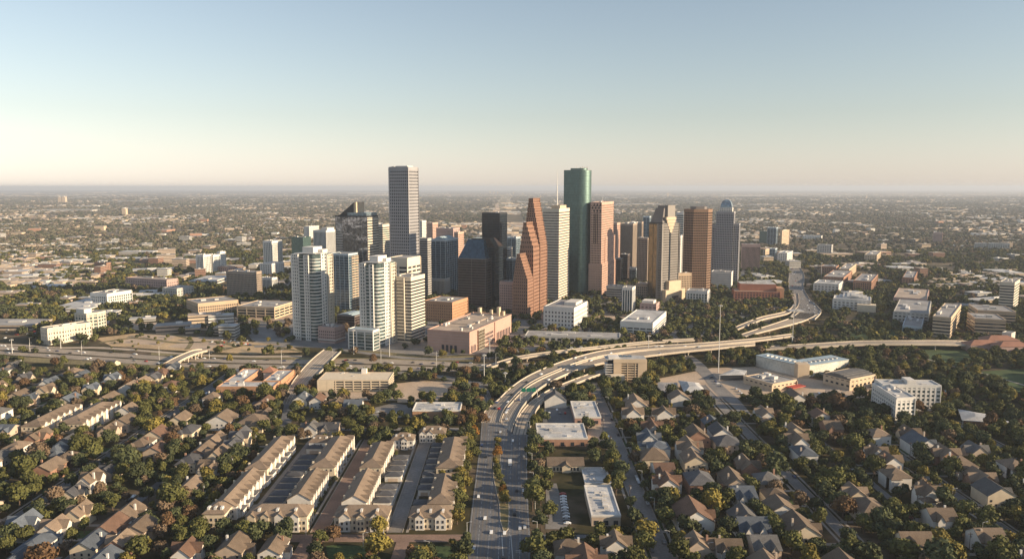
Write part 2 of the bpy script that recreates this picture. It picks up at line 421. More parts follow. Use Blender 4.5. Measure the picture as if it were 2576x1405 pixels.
style('brick_grid', frame='orange_brick', glass='glass_brown', fh=4.4, bf=.62, bw=3.6, pf=.6, out=.25, top=2.5)
style('brick_office', frame='wall_brick', glass='glass_dark', fh=4.0, bf=.5, bw=4, pf=.4, out=.25, top=1.5)
style('mauve_grid', frame='pink_dull', glass='glass_dark', fh=4.2, bf=.55, bw=3.2, pf=.45, out=.3, top=2)
style('white_dots', frame='white_frame', glass='glass_dark', fh=5.6, bf=.52, bw=4.8, pf=.56, out=.3, top=2.5)
style('garage', frame='warm_tan', glass='glass_black', fh=3.6, bf=.45, bw=16, pf=.12, out=.5, top=1.6)
style('garage_white', frame='grey_wall', glass='glass_black', fh=3.6, bf=.45, bw=14, pf=.12, out=.5, top=1.6)
style('lowtan', frame='warm_tan', glass='glass_dark', fh=4.4, bf=.6, bw=6, pf=.45, out=.2, top=1.2)
style('lowwhite', frame='white_frame', glass='glass_dark', fh=4.4, bf=.6, bw=6, pf=.45, out=.2, top=1.2, roof='roof_white')
style('lowbrick', frame='wall_brick', glass='glass_dark', fh=4.4, bf=.6, bw=6, pf=.45, out=.2, top=1.2)
style('lowpink', frame='pink_dull', glass='glass_dark', fh=4.4, bf=.6, bw=6, pf=.45, out=.2, top=1.2, roof='roof_tanflat')
style('lowgrey', frame='grey_wall', glass='glass_dark', fh=4.4, bf=.6, bw=6, pf=.45, out=.2, top=1.2)
style('plain_white', frame='stained_wall', glass='glass_dark', fh=40, bf=.5, bw=300, pf=.01, out=.2, top=9, base=1)
# ------------------------------------------------------------------ downtown towers
# 1 tall granite tower
T = bldg('granite_tower', 'tallest grey granite tower with rows of small square windows, left of centre', 'skyscraper', 979, 1027, 1050.5, 421.5, 770, 'punched', lm='tall grey granite tower', units=0)
p = T.poly; T.part('corner_shaft', MB().prism(quad(p, 1.02, 1.13, .12, .9), 0, T.h-1), MATS['granite'])
T.part('penthouse', MB().prism(quad(p, .2, .8, .15, .75), T.h, T.h+3.2), MATS['roof_unit'])
T.part('rooftop_unit', MB().prism(quad(p, .1, .3, .8, .93), T.h, T.h+2.4), MATS['roof_unit'])

# 2 mirrored glass tower with a slanted fin
T = bldg('mirrored_glass_tower', 'mirrored glass tower with a slanted dark fin rising from its roof', 'skyscraper', 843, 922, 951, 545, 770, 'curtain_mirror', lm='mirrored tower with slanted fin', units=0)
p, h = T.poly, T.h
fr = MB(); bands(quad(p, .06, 1.0, .0, .04), 4, h-2, 4.4, .5, 30, 0, .5, fr); T.part('striped_side_panel', fr, MATS['cream_frame'])
hp = zat(508, p[3][1]); hc = zat(535, p[0][1])
T.part('penthouse', MB().prism(quad(p, .05, .95, .02, .62), h, hc), MATS['glass_pale'])
def fin(t0, t1, s0, s1, z0, za, zb):
    a, b = quad(p, s0, s1, t0, t1)[0], quad(p, s0, s1, t0, t1)[3]; c, d = quad(p, s0, s1, t0, t1)[1], quad(p, s0, s1, t0, t1)[2]
    return MB().add([(a[0], a[1], z0), (b[0], b[1], z0), (b[0], b[1], zb), (a[0], a[1], za), (c[0], c[1], z0), (d[0], d[1], z0), (d[0], d[1], zb), (c[0], c[1], za)],
                    [(0, 3, 2, 1), (4, 5, 6, 7), (3, 7, 6, 2), (0, 4, 7, 3), (1, 2, 6, 5), (0, 1, 5, 4)])
hs = zat(509, p[0][1]+15)
T.part('slanted_fin', fin(.5, .99, .3, .95, h-1, hs, h+1), MATS['glass_black'])
T.part('fin_side_panel', MB().prism(quad(p, .28, .97, .43, .5), h-8, hs+.5), MATS['warm_tan'])
T.part('window_stripes', (lambda f: (bands(quad(p, -.01, .1, .78, .98), 20, h-12, 4.2, .35, 30, 0, .2, f), f)[1])(MB()), MATS['grey_frame'])
bldg('striped_office', 'cream striped office slab between the mirrored tower and the granite tower', 'office building', 946, 962, 980, 566, 735, 'stripe_cream', a=26)
T = bldg('finned_office', 'blue and white office with vertical fins behind the twin apartment towers', 'office building', 789, 820, 842, 581, 700, 'fins_white', units=0, lm='finned blue office')
T.part('penthouse', MB().prism(quad(T.poly, .2, 1.0, .05, .5), T.h, T.h+7), MATS['wall_white'])
bldg('dark_green_office', 'dark green glass office block with a flat roof left of the finned office', 'office building', 733, 762, 794, 598, 690, 'curtain_green', units=2, b=30)
bldg('white_slab', 'white slab office far behind the finned office', 'office building', 765, 778, 815, 570, 606, 'lowwhite', b=60)
# 6 cream tower with podium
T = bldg('cream_apartment_tower', 'slim cream apartment tower standing on a lower white podium at left', 'apartment tower', 663, 684, 708, 607, 690, 'apt_white', lm='slim cream apartment tower', units=1)
pp, hh = corner_box(655, 684, 713, 664, 697); block(T, pp, 0, hh, 'lowwhite', partname='podium_wall')

# 8/10 white residential towers
def res_tower(label, u0, u1, u2, vt, vb, vpent, lm, seed):
    poly, h = corner_box(u0, u1, u2, vt, vb)
    c = poly
    T = Thing('apartment_tower', label, 'apartment tower', sum(q[0] for q in c)/4, sum(q[1] for q in c)/4, 0, 'white apartment towers')
    landmark(lm, u1, vb-10)
    # glazed body with rounded front corner, white frames on the wings
    body = [quad(c, .0, 1, .0, 1)[i] for i in range(4)]
    rc = []
    c0 = quad(c, .3, 1, .22, 1)[0]
    A = quad(c, .0, 1, .22, 1)[0]; B = quad(c, .3, 1, 0, 1)[0]; Cc = c[0]
    for i in range(7):
        t = i/6; q = (1-t)**2; w = 2*t*(1-t); e = t*t
        rc.append((A[0]*q+Cc[0]*w+B[0]*e, A[1]*q+Cc[1]*w+B[1]*e))
    T.part('glazing', MB().prism([*rc, body[1], body[2], body[3]], 0, h), MATS['glass_teal'])
    f = MB(); bands([*rc, quad(c, .55, 1, 0, 1)[0], quad(c, .55, 1, .75, 1)[3], quad(c, .0, 1, .72, 1)[0]], 4, h-6, 4.3, .27, 50, 0, .3, f)
    T.part('balcony_slabs', f, MATS['white_frame'])
    f = MB(); bands(quad(c, -.03, .9, .74, 1.02), 0, h, 4.3, .42, 4.0, .45, .35, f, corner=2.5); T.part('west_wing_frame', f, MATS['white_frame'])
    f = MB(); bands(quad(c, -.02, .6, .3, .48), 0, h-1, 4.3, .38, 4.2, .42, .3, f, corner=2); T.part('centre_bay_frame', f, MATS['white_frame'])
    f = MB(); bands(quad(c, .34, .62, -.015, .8), 0, h+.5, 4.3, .36, 4.2, .45, .3, f, corner=2); T.part('east_bay_frame', f, MATS['white_frame'])
    f = MB(); bands(quad(c, .74, 1.02, -.02, .9), 0, h-1.5, 4.3, .36, 4.0, .4, .35, f, corner=2.5); T.part('east_wing_frame', f, MATS['cream_frame'])
    T.part('roof', MB().prism(quad(c, .04, .98, .04, .98), h+.9, h+1.4), MATS['roof_white'])
    hp = zat(vpent, c[0][1]+10)
    T.part('penthouse', MB().prism(quad(c, .3, .85, .3, .78), h, hp), MATS['wall_white'])
    T.part('lift_tower', MB().prism(quad(c, .6, .9, .1, .3), h, h+(hp-h)*.6), MATS['wall_white'])
    T.poly, T.h = c, h; OCC.append(offset(c, 3)); return T
TA = res_tower('taller white glass apartment tower with curved balcony corner, left of the pair', 736, 793, 833, 641, 858, 622, 'left white apartment tower', 1)
TB = res_tower('narrower white glass apartment tower with a low white podium, right of the pair', 907, 952, 992, 664, 874, 645, 'right white apartment tower', 2)
T = bldg('white_podium_block', 'low white glazed block with arcade at the foot of the right apartment tower', 'apartment block', 877, 938, 958, 833, 882, 'apt_glass', units=0, roofm='roof_blue', b=14)
T = bldg('brick_apartment_block', 'small mauve brick block at the foot of the left apartment tower', 'apartment block', 802, 842, 866, 826, 864, 'mauve_grid', units=4, lm='small mauve brick block')
T.part('canopy', MB().prism(offset(T.poly, 1.5), 4, 4.8), MATS['wall_white'])
T = bldg('glass_condo_tower', 'dark blue glass tower with thin white floor lines between the white towers', 'apartment tower', 832, 876, 899, 640, 782, 'curtain_blue', lm='dark blue glass tower', units=1)
f = MB(); bands(quad(T.poly, .3, 1.02, -.04, .5), 0, T.h-4, 4.2, .45, 30, 0, .3, f); T.part('tan_side_bands', f, MATS['tan_frame'])
# 11 cream striped office in two steps
T = bldg('cream_striped_office', 'cream office tower with dark window stripes and a blank white crown', 'office tower', 986, 1033, 1067, 699, 862, 'stripe_cream', lm='cream striped office tower', units=2)
c, h2 = corner_box(975, 1022, 1060, 652, 845); block(T, quad(c, .12, .95, .05, 1), T.h-2, h2, dict(frame='cream_frame', glass='glass_dark', fh=5, bf=.5, bw=12, pf=.2, out=.5, top=9), partname='crown_facade')
f = MB(); bands(quad(T.poly, -.06, .3, .35, .7), 5, T.h-3, 4.2, .52, 30, 0, .3, f); T.part('recessed_bay', f, MATS['cream_frame'])
f = MB().prism(quad(T.poly, -.08, .2, .30, .34), 4, T.h); T.part('corner_pier', f, MATS['cream_frame'])
bldg('striped_office', 'grey striped tower right of the granite tower, partly hidden', 'office building', 1053, 1075, 1084, 601, 752, 'stripe_grey', units=1)
# 13 blue tower with curved roof
T = bldg('blue_glass_tower', 'blue glass tower with pale frame lines and a curved white roof', 'office tower', 1084, 1120, 1152, 604, 745, 'curtain_blue', lm='blue tower with curved roof', units=0)
p = T.poly; arch = MB(); q0 = quad(p, .05, .9, 0, 1)
for i in range(8):
    t0, t1 = .12+i*.1, .12+(i+1)*.1; z = T.h+6*math.sin(PI*(i+.5)/8)
    arch.prism(quad(p, .08, .9, t0, t1), T.h, z)
T.part('curved_roof', arch, MATS['roof_blue'])
bldg('finned_block', 'short grey block with vertical fins in front of the blue tower', 'office building', 1085, 1118, 1131, 703, 746, 'fins_grey', units=1)
bldg('brick_office_block', 'orange brick office block with a boxy roof house', 'office building', 1067, 1138, 1176, 762, 811, 'brick_grid', units=3, lm='orange brick office block')
# 16 pink hall
poly, h = corner_box(1075, 1181, 1321, 838, 890)
T = Thing('pink_brick_hall', 'huge low pink brick hall with a wide flat roof and glass corner', 'convention hall', poly[0][0], poly[0][1]+60, 0)
landmark('pink brick hall', 1200, 850)
T.part('wall', MB().prism(poly, 0, h), MATS['pink_brick'])
f = MB()
for k in range(5): f.prism(offset(poly, .12), h*(.3+.14*k), h*(.3+.14*k)+.5)
T.part('stone_course', f, MATS['pink_dull'])
T.part('roof', MB().prism(offset(poly, -.8), h, h+.4), MATS['roof_tanflat'])
f = MB(); o1, i1 = offset(poly, .3), offset(poly, -1)
for i in range(4): f.prism([o1[i], o1[(i+1) % 4], i1[(i+1) % 4], i1[i]], h-.05, h+1.5)
T.part('parapet', f, MATS['pink_brick'])
for i, t in enumerate((.30, .40, .50, .60)):
    T.part('shop_window', MB().prism(quad(poly, -.003, .02, t, t+.055), 1, 9), MATS['window_glass'])
for i in range(4):
    T.part('front_window', MB().prism(quad(poly, .03+i*.03, .045+i*.03, -.004, .02), 1, 9-.5*(i % 2)), MATS['window_glass'])
g = T.part('glass_atrium', MB().prism(quad(poly, .17, .30, -.035, .12), 0, h-1), MATS['glass_gold'])
f = MB(); bands(quad(poly, .17, .30, -.035, .12), 0, h-1, 4, .08, 4, .08, .15, f); T.part('mullions', f, MATS['cream_frame'], g)
for i in range(7):
    f = MB()
    for k in range(3): f.prism(quad(poly, .32+i*.032, .34+i*.032, -.004, .02), 3+k*5, 6+k*5)
    T.part('window_column', f, MATS['window_glass'])
for i in range(9): T.part('colonnade_opening', MB().prism(quad(poly, .62+i*.04, .64+i*.04, -.005, .02), 1, h*.42), MATS['window_glass'])
T.part('pilaster', MB().prism(quad(poly, .56, .60, -.02, .03), 0, h+1), MATS['pink_brick'])
rr = random.Random(5)
for i in range(12):
    s, t = rr.uniform(.05, .9), rr.uniform(.08, .88); w = rr.uniform(.015, .05)
    T.part('rooftop_unit', MB().prism(quad(poly, s, s+w, t, t+w*1.4), h+.3, h+rr.uniform(1.8, 4)), MATS['roof_unit'])
for s, t, w, z in ((.93, .75, .05, 9), (.93, .45, .04, 7), (.9, .22, .05, 12), (.93, .13, .04, 6)):
    T.part('vent_tower', MB().prism(quad(poly, s, s+w, t, t+w*1.2), h, h+z), MATS['warm_tan'])
T.part('raised_roof', MB().prism(quad(poly, .35, .75, .35, .8), h, h+1.4), MATS['roof_tanflat'])
OCC.append(offset(poly, 2))

# 17 dark tower with a sloped glass top + pointed rear half
c, h = corner_box(1152, 1221, 1243, 652, 783, b=24)
T = Thing('dark_sloped_tower', 'dark glass tower whose sloped blue glass top leans back, left of the stepped red tower', 'office tower', c[0][0]-15, c[0][1]+15)
landmark('dark tower with sloped top', 1200, 760)
block(T, c, 0, h, 'curtain_brown', roof=False)
h2 = zat(602, c[1][1]); top = quad(c, .78, 1, .08, .62)
T.part('sloped_glass_top', MB().frustum(offset(c, -.1), h, quad(c, .72, 1.0, .22, .78), h2), MATS['glass_blue'])
c2 = quad(c, 1.0, 2.6, -.12, .72); hb = zat(600, c2[0][1])
T.part('rear_tower', MB().prism(c2, 0, hb-14), MATS['glass_black'])
f = MB(); bands(c2, 0, hb-15, 4.5, .1, 40, 0, .1, f); T.part('rear_floor_lines', f, MATS['dark_frame'])
T.part('rear_pointed_top', MB().frustum(c2, hb-14, quad(c, 1.0, 2.0, .05, .72), hb), MATS['glass_brown'])
OCC.append(offset(c, 2))
bldg('dark_office_tower', 'tall black glass tower behind the dark sloped tower', 'office tower', 1213, 1257, 1275, 537, 745, 'curtain_black', lm='tall black glass tower', units=1)

# 19 red stepped tower
c, h = corner_box(1291, 1327, 1373, 700, 801)
T = Thing('stepped_gable_tower', 'red granite tower with three tall stepped gables like stairs', 'skyscraper', (c[0][0]+c[2][0])/2, (c[0][1]+c[2][1])/2)
landmark('red stepped gable tower', 1335, 780)
def stepped(s0, s1, t0, t1, zeL, zeR, zp, n, tp, pw):
    """stair-sided gable block: solid levels narrowing towards the peak strip at t = tp"""
    g, f = MB(), MB(); base = quad(c, s0, s1, t0, t1); z0 = min(zeL, zeR)
    g.prism(base, 0, z0); bands(base, 0, z0, 5.2, .46, 3.6, .46, .45, f, corner=2)
    lv = 10
    for i in range(lv):
        za, zb = z0+(zp-z0)*i/lv, z0+(zp-z0)*(i+1)/lv
        def edge(te, ze, sgn):
            k = max(0, (zb-ze)/(zp-ze)) if zp > ze else 1; return te+(tp+sgn*pw-te)*k
        a, b = edge(t0, zeR, -1), edge(t1, zeL, 1)
        q = quad(c, s0, s1, a, b); g.prism(q, za, zb)
        bands(q, za+.02, zb-.02, 4.7, .42, 3.1, .46, .3, f, corner=1.5)
    T.part('gable_glazing', g, MATS['glass_brown']); T.part('gable_facade', f, MATS['red_granite'])
yf, ym, yb = c[0][1], c[0][1]+.45*(c[1][1]-c[0][1]), c[0][1]+.72*(c[1][1]-c[0][1])
stepped(0, .30, 0, 1, zat(715, yf), zat(700, yf), zat(640, yf), 8, .62, .1)
stepped(.30, .64, .0, 1.1, zat(672, ym), zat(618, ym), zat(559, ym), 8, .58, .1)
stepped(.64, 1.0, -.05, 1.2, zat(620, yb), zat(611, yb), zat(499, yb), 8, .62, .14)
OCC.append(offset(c, 3))
bldg('mauve_office', 'mauve striped block tucked at the left foot of the stepped red tower', 'office building', 1258, 1290, 1300, 711, 789, 'mauve_grid', units=1, b=20)
bldg('tan_slab', 'narrow tan slab tower between the red stepped tower and striped white tower', 'office building', 1373, 1385, 1397, 643, 748, 'fins_tan', units=2, b=40)
T = bldg('striped_white_tower', 'white tower with fine horizontal stripes and a tall spire mast', 'skyscraper', 1366, 1406, 1432, 527, 762, dict(frame='cream_frame', glass='glass_mid', fh=4.6, bf=.55, bw=40, pf=0, out=.5, top=4), lm='white striped tower with spire', units=0)
T.part('penthouse', MB().prism(quad(T.poly, .1, .7, .0, .55), T.h, T.h+7), MATS['warm_tan'])
m = lerp2(T.poly[0], T.poly[2], .35); s = T.part('spire', MB().bar((m[0], m[1], T.h+6), (m[0], m[1], T.h+42), 1.0, 6, .7).bar((m[0], m[1], T.h+42), (m[0], m[1], zat(428, m[1])), .6, 6, .15), MATS['pole_pale'])

# 22 green cylinder tower
cy0 = G(1453, 741)[1]+22
hg = zat(429, cy0); zc = cy0*CP; ur = lambda u: (u-1288)/FD*(cy0*CP+(H-hg)*SP)
xa, xb = ur(1418.5), ur(1488); r = (xb-ur(1437))/2; cxr = xb-r
T = Thing('green_glass_tower', 'green glass skyscraper with rounded corners and a low crown', 'skyscraper', cxr, cy0); landmark('green glass skyscraper', 1455, 735)
poly = [(cxr+r*math.cos(t), cy0+r*math.sin(t)) for t in [PI*(-.62)+i*PI*1.24/35 for i in range(36)]]+[(xa+2, cy0+r*.9), (xa, cy0-2)]
T.part('glazing', MB().prism(poly, 0, hg), MATS['glass_green'])
f = MB(); bands(poly, 0, hg, 5.0, .06, 6, 0, .1, f); T.part('mullions', f, MATS['green_frame'])
T.part('roof', MB().prism(offset(poly, -1), hg+.4, hg+.8), MATS['roof_grey'])
T.part('crown', MB().prism([(cxr+(x-cxr)*.62, cy0+(y-cy0)*.62) for x, y in poly], hg, hg+4.2), MATS['glass_green'])
k = T.part('roof_mast', MB().bar((cxr-9, cy0, hg+4), (cxr-9, cy0, hg+10), .35, 5), MATS['metal_grey'])
for i in range(4): T.part('rooftop_unit', MB().box(cxr-3+i*4, cxr-1+i*4, cy0-5, cy0-2, hg+4, hg+6+(i % 2)), MATS['roof_unit'])
c = quad(corner_box(1412, 1425, 1440, 560, 748, b=26)[0], 0, 1, 0, 1)
T.part('side_wing', MB().prism([(xa-3, cy0+4), (xa+10, cy0+4), (xa+10, cy0+24), (xa-3, cy0+24)], 0, zat(540, cy0+4)), MATS['glass_green'])
OCC.append(offset(poly, 3))

# 23 pink notched bank tower
T = bldg('pink_bank_tower', 'pink granite tower with a chequered notched top edge and full sunlit side', 'skyscraper', 1487, 1513.5, 1543, 510, 742, 'pink_stripe', lm='pink granite tower', units=1)
p, h = T.poly, T.h
f = MB()
for i in range(6):
    for k in range(3):
        if (i+k) % 2 == 0: f.prism(quad(p, -.012, .03, .04+i*.15, .04+i*.15+.09), h-6-k*5.5, h-1.5-k*5.5)
T.part('chequered_notches', f, MATS['glass_black'])
f = MB()
for t in (.34, .5, .66): f.prism(quad(p, -.014, .03, t, t+.05), h*.56, h-20)
T.part('vertical_slots', f, MATS['glass_black'])
T.part('lower_block', (lambda g: (bands(quad(p, .0, 1.15, -.12, 1.1), 0, h*.34, 4.4, .5, 3, .4, .3, g, corner=2), g)[1])(MB()), MATS['pink_granite'])
T.part('lower_glazing', MB().prism(quad(p, .0, 1.15, -.12, 1.1), 0, h*.34-.5), MATS['glass_brown'])
T.part('mid_shoulder', (lambda g: (bands(quad(p, .3, 1.12, -.06, .9), h*.34, h*.62, 4.4, .5, 3, .4, .3, g, corner=2), g)[1])(MB()), MATS['pink_granite'])
T.part('mast', MB().bar((*lerp2(p[0], p[2], .4), h), (*lerp2(p[0], p[2], .4), h+10), .3, 5), MATS['metal_grey'])

bldg('tan_finned_tower', 'wide tan tower with vertical fins behind the short black glass tower', 'office tower', 1560, 1592, 1618, 564, 690, 'fins_tan', units=7)
bldg('striped_office', 'pinkish striped office just right of the pink granite tower', 'office building', 1540, 1552, 1568, 562, 700, 'pink_stripe', a=24, b=30, units=1)
bldg('black_glass_tower', 'short black glass tower right of the pink granite tower', 'office tower', 1552, 1592.5, 1604, 583, 688, 'curtain_black', lm='short black glass tower', units=2)
bldg('dark_brown_block', 'dark brown twin office block at the foot of the black glass tower', 'office building', 1541, 1562, 1568, 652, 714, 'curtain_brown', b=20)
bldg('dark_brown_block', 'dark grey slab adjoining the dark brown office block on its right', 'office building', 1560, 1579, 1583, 641, 708, 'curtain_brown', b=22)
bldg('low_glass_block', 'low dark blue glass block between the brown block and the tan grid tower', 'office building', 1580, 1600, 1606, 676, 706, 'curtain_blue', b=25)
bldg('tan_grid_tower', 'tan gridded tower left of the tower with the pyramid crown', 'office tower', 1604, 1629, 1636, 600, 716, 'taupe_grid', units=2)
bldg('pale_blue_tower', 'pale blue glass tower peeping out far behind the pyramid crown tower', 'office tower', 1618, 1634, 1642, 545, 640, 'curtain_blue', units=0, b=25)

# 29 pyramid crowned tower
T = bldg('pyramid_crown_tower', 'dark glass tower with grey shaft and a stepped pyramid crown', 'skyscraper', 1633, 1667, 1705, 562, 760, dict(frame='dark_frame', glass='glass_gold', fh=4.4, bf=.14, bw=12, pf=.06, out=.15, top=2), ang=52, lm='tower with pyramid crown', units=0)
p, h = T.poly, T.h
f = MB(); bands(quad(p, -.03, 1.04, -.05, .3), 0, h-1, 4.4, .42, 3, .4, .35, f, corner=3); T.part('grey_shaft', f, MATS['shaft_grey'])
T.part('shaft_glazing', MB().prism(quad(p, -.02, 1.02, -.04, .3), 0, h-2), MATS['glass_dark'])
T.part('shaft_groove', MB().prism(quad(p, .4, .5, -.068, .1), 6, h-3), MATS['glass_black'])
hc = zat(517, p[0][1]+10)
q0, q1 = quad(p, 0, 1, 0, 1), quad(p, .22, .8, .12, .62); zz = [h, h+(hc-h)*.25, h+(hc-h)*.55, h+(hc-h)*.86]
f = MB(); f.frustum(offset(q0, -1), zz[0], offset(q0, -3), zz[1]); f.frustum(offset(q0, -3.6), zz[1], quad(p, .16, .84, .1, .7), zz[3]); f.prism(q1, zz[3], hc)
T.part('pyramid_roof', f, MATS['granite_dark'])
f = MB()
for i in range(5): f.prism(quad(p, .18+.06*i, .82-.06*i, -.08, .06), h+6-i*5.5, h+11-i*5.5)
T.part('gabled_notch', f, MATS['warm_tan'])
T.part('gable_tower', MB().prism(quad(p, .3, .78, -.03, .2), h, hc+.8), MATS['shaft_grey'])
cg, hgate = corner_box(1677, 1683, 1721, 722, 762, a=20, b=46)
T.part('entrance_gate', MB().prism(quad(p, .0, 1.3, -.35, .0), 0, h*.16).prism(quad(p, .25, 1.05, -.3, .0), h*.16, h*.27), MATS['warm_tan'])
T.part('gate_arch', MB().prism(quad(p, .42, .85, -.36, -.3), 0, h*.08), MATS['glass_dark'])

bldg('green_striped_tower', 'pale green tower with white floor stripes behind the brown tower', 'office tower', 1702, 1720, 1728, 535, 688, dict(frame='white_frame', glass='glass_teal', fh=5, bf=.4, bw=20, pf=.04, out=.3, top=3), units=0)
bldg('cream_block', 'narrow cream block with window dots between pyramid crown and brown towers', 'office building', 1698, 1712, 1723, 594, 700, 'white_dots', units=1, a=18, b=24)
bldg('tan_office', 'short golden tan office at the foot of the brown tower', 'office building', 1701, 1707, 1736, 689, 746, 'tan_grid', ang=75, b=26, units=3)

# 33 brown tower, five-sided plan
c, h = corner_box(1722, 1746, 1792, 528, 742, ang=21)
x0, y0 = c[0]; sc = 1.0
def ux(u, y): return (u-1288)/FD*(y*CP+(H-h)*SP)
poly = [(ux(1746, y0), y0), (ux(1781.5, y0), y0), (ux(1792, y0+14), y0+14), (ux(1790, y0+40), y0+40), (ux(1736, y0+40), y0+40), (ux(1722, y0+12), y0+12)]
T = Thing('brown_tower', 'brown gridded tower with a dark left face and a flat dark roof house', 'skyscraper', x0+12, y0+20); landmark('brown gridded tower', 1758, 735)
block(T, poly, 0, h, 'brown_grid', 'roof_grey')
cc = [((a-x0-14)*.6+x0+14, (b-y0-20)*.6+y0+20) for a, b in poly]
T.part('roof_house', MB().prism(cc, h, h+6), MATS['granite_dark']); OCC.append(offset(poly, 3))

# 35 domed grey tower
c, h = corner_box(1803, 1846, 1850, 534, 712, b=34)
T = Thing('domed_grey_tower', 'grey gridded tower with a pointed white dome top and lower side wings', 'skyscraper', (c[0][0]+c[2][0])/2, (c[0][1]+c[2][1])/2); landmark('domed grey tower', 1830, 700)
block(T, c, 0, h, dict(frame='granite', glass='glass_dark', fh=5.0, bf=.42, bw=3.6, pf=.42, out=.4, top=2), 'roof_grey')
ct = (c[0][0]+c[2][0])/2+2, (c[0][1]+c[2][1])/2; hd = zat(522, ct[1]); ha = zat(502, ct[1])
block(T, quad(c, .1, .9, .12, .82), h, hd, dict(frame='wall_white', glass='glass_dark', fh=4.6, bf=.5, bw=3.6, pf=.45, out=.3), roof=False, partname='lantern_facade')
f = MB(); rings = 7; base = quad(c, .12, .88, .14, .8); bx = sum(q[0] for q in base)/4; by = sum(q[1] for q in base)/4
def sc_(k): return [((a-bx)*k+bx, (b-by)*k+by) for a, b in base]
for i in range(rings):
    a0, a1 = i/rings*PI/2, (i+1)/rings*PI/2
    f.frustum(sc_(max(math.cos(a0)**.8, .02)), hd+.2+(ha-hd)*math.sin(a0), sc_(max(math.cos(a1)**.8, .02)), hd+.2+(ha-hd)*math.sin(a1))
T.part('dome', f, MATS['glass_pale'])
for s0, s1, t0, t1, v in ((.1, .9, 1.0, 1.42, 568), (.1, 1.0, -.32, 0, 564)):
    w = quad(c, s0, s1, t0, t1); hw = zat(v, w[0][1]); block(T, w, 0, hw, dict(frame='granite', glass='glass_dark', fh=5.0, bf=.42, bw=3.6, pf=.42, out=.4, top=2), 'roof_grey', partname='wing_facade')
OCC.append(offset(c, 8))
bldg('white_office_block', 'plain white low block with roof pipes in front of the domed tower', 'office building', 1790, 1840, 1855, 686, 726, dict(frame='white_frame', glass='glass_pale', fh=4, bf=.8, bw=60, pf=0, out=.15, top=4), b=34, lm='plain white low block', units=4)
bldg('balcony_block', 'white mid-rise with grids of balconies in front of the brown tower', 'apartment block', 1729, 1779, 1798, 734, 766, 'apt_white', units=3, lm='white balcony mid-rise', b=30)
bldg('mauve_finned_block', 'mauve block with vertical dark fins right of the domed tower', 'office building', 1868, 1912, 1920, 616, 680, 'fins_mauve', b=25, ang=12, units=3, lm='mauve finned block')
c, h = corner_box(1848, 1962, 1976, 736, 760, ang=10, b=40)
T = Thing('brick_theatre', 'red brick theatre with a big blank upper hall and orange end wall', 'theatre', c[0][0]-25, c[0][1]+18); landmark('red brick theatre', 1920, 745)
block(T, c, 0, h, dict(frame='theatre_brick', glass='glass_dark', fh=4.5, bf=.5, bw=5, pf=.5, out=.25, top=1), 'roof_tanflat')
c2, h2 = corner_box(1861, 1953, 1963, 715, 757, ang=10, b=34); T.part('upper_hall', MB().prism(c2, h-.5, h2), MATS['theatre_brick'])
T.part('upper_roof', MB().prism(offset(c2, -.6), h2, h2+.3), MATS['roof_white']); rooftop(T, c2, h2, 5)
T.part('end_block', MB().prism(quad(c, .1, .9, -.1, .06), 0, h2*.8), MATS['orange_brick']); OCC.append(offset(c, 3))

T = bldg('finned_white_tower', 'small white tower with narrow vertical fins and a sloping sunlit side', 'office building', 1567, 1590, 1607, 725, 790, 'fins_white', b=22, units=1, lm='small white finned tower')
bldg('grey_office', 'low grey office with lined facade left of the small finned tower', 'office building', 1526, 1562, 1572, 722, 756, 'stripe_grey', b=26)
bldg('grey_office', 'dark low office right behind the small finned tower', 'office building', 1600, 1628, 1634, 716, 752, 'taupe_grid', b=26)
T = bldg('stepped_pink_office', 'squat pinkish white stepped office beyond the white garage', 'office building', 1612, 1651, 1664, 766, 792, 'lowpink', b=26, units=3)
T.part('upper_storey', MB().prism(quad(T.poly, .1, .95, .2, .95), T.h, T.h+5), MATS['wall_white'])
T = bldg('white_garage', 'white parking garage with open lower decks right of the long low hall', 'parking garage', 1562, 1641.5, 1675, 814, 846, dict(frame='white_frame', glass='glass_black', fh=3.8, bf=.5, bw=9, pf=.15, out=.4, top=6), units=2, lm='white parking garage', roofm='roof_white')
T = bldg('long_low_hall', 'very long low grey hall with flat pale roof and dark glazed front', 'hall', 1321, 1559, 1587, 852, 866, dict(frame='grey_wall', glass='glass_dark', fh=5, bf=.35, bw=8, pf=.35, out=.3, top=1.2), ang=8, b=34, lm='long low grey hall', units=4, roofm='roof_grey')
T = bldg('white_cube_office', 'white cube office with small square window dots', 'office building', 1370, 1444, 1477, 776, 826, 'white_dots', units=3, lm='white cube office')
T.part('roof_house', MB().prism(quad(T.poly, .35, .85, .1, .5), T.h, T.h+5), MATS['wall_white'])
# arched dark hall between the towers
T = bldg('dark_arched_hall', 'low dark hall with curved roof between the two white apartment towers', 'hall', 848, 892, 912, 796, 824, 'curtain_brown', units=0, roofm='roof_blue', b=30)
f = MB()
for i in range(6): f.prism(quad(T.poly, 0, 1, i/6, (i+1)/6), T.h, T.h+3*math.sin(PI*(i+.5)/6)+.5)
T.part('curved_roof', f, MATS['roof_blue'])
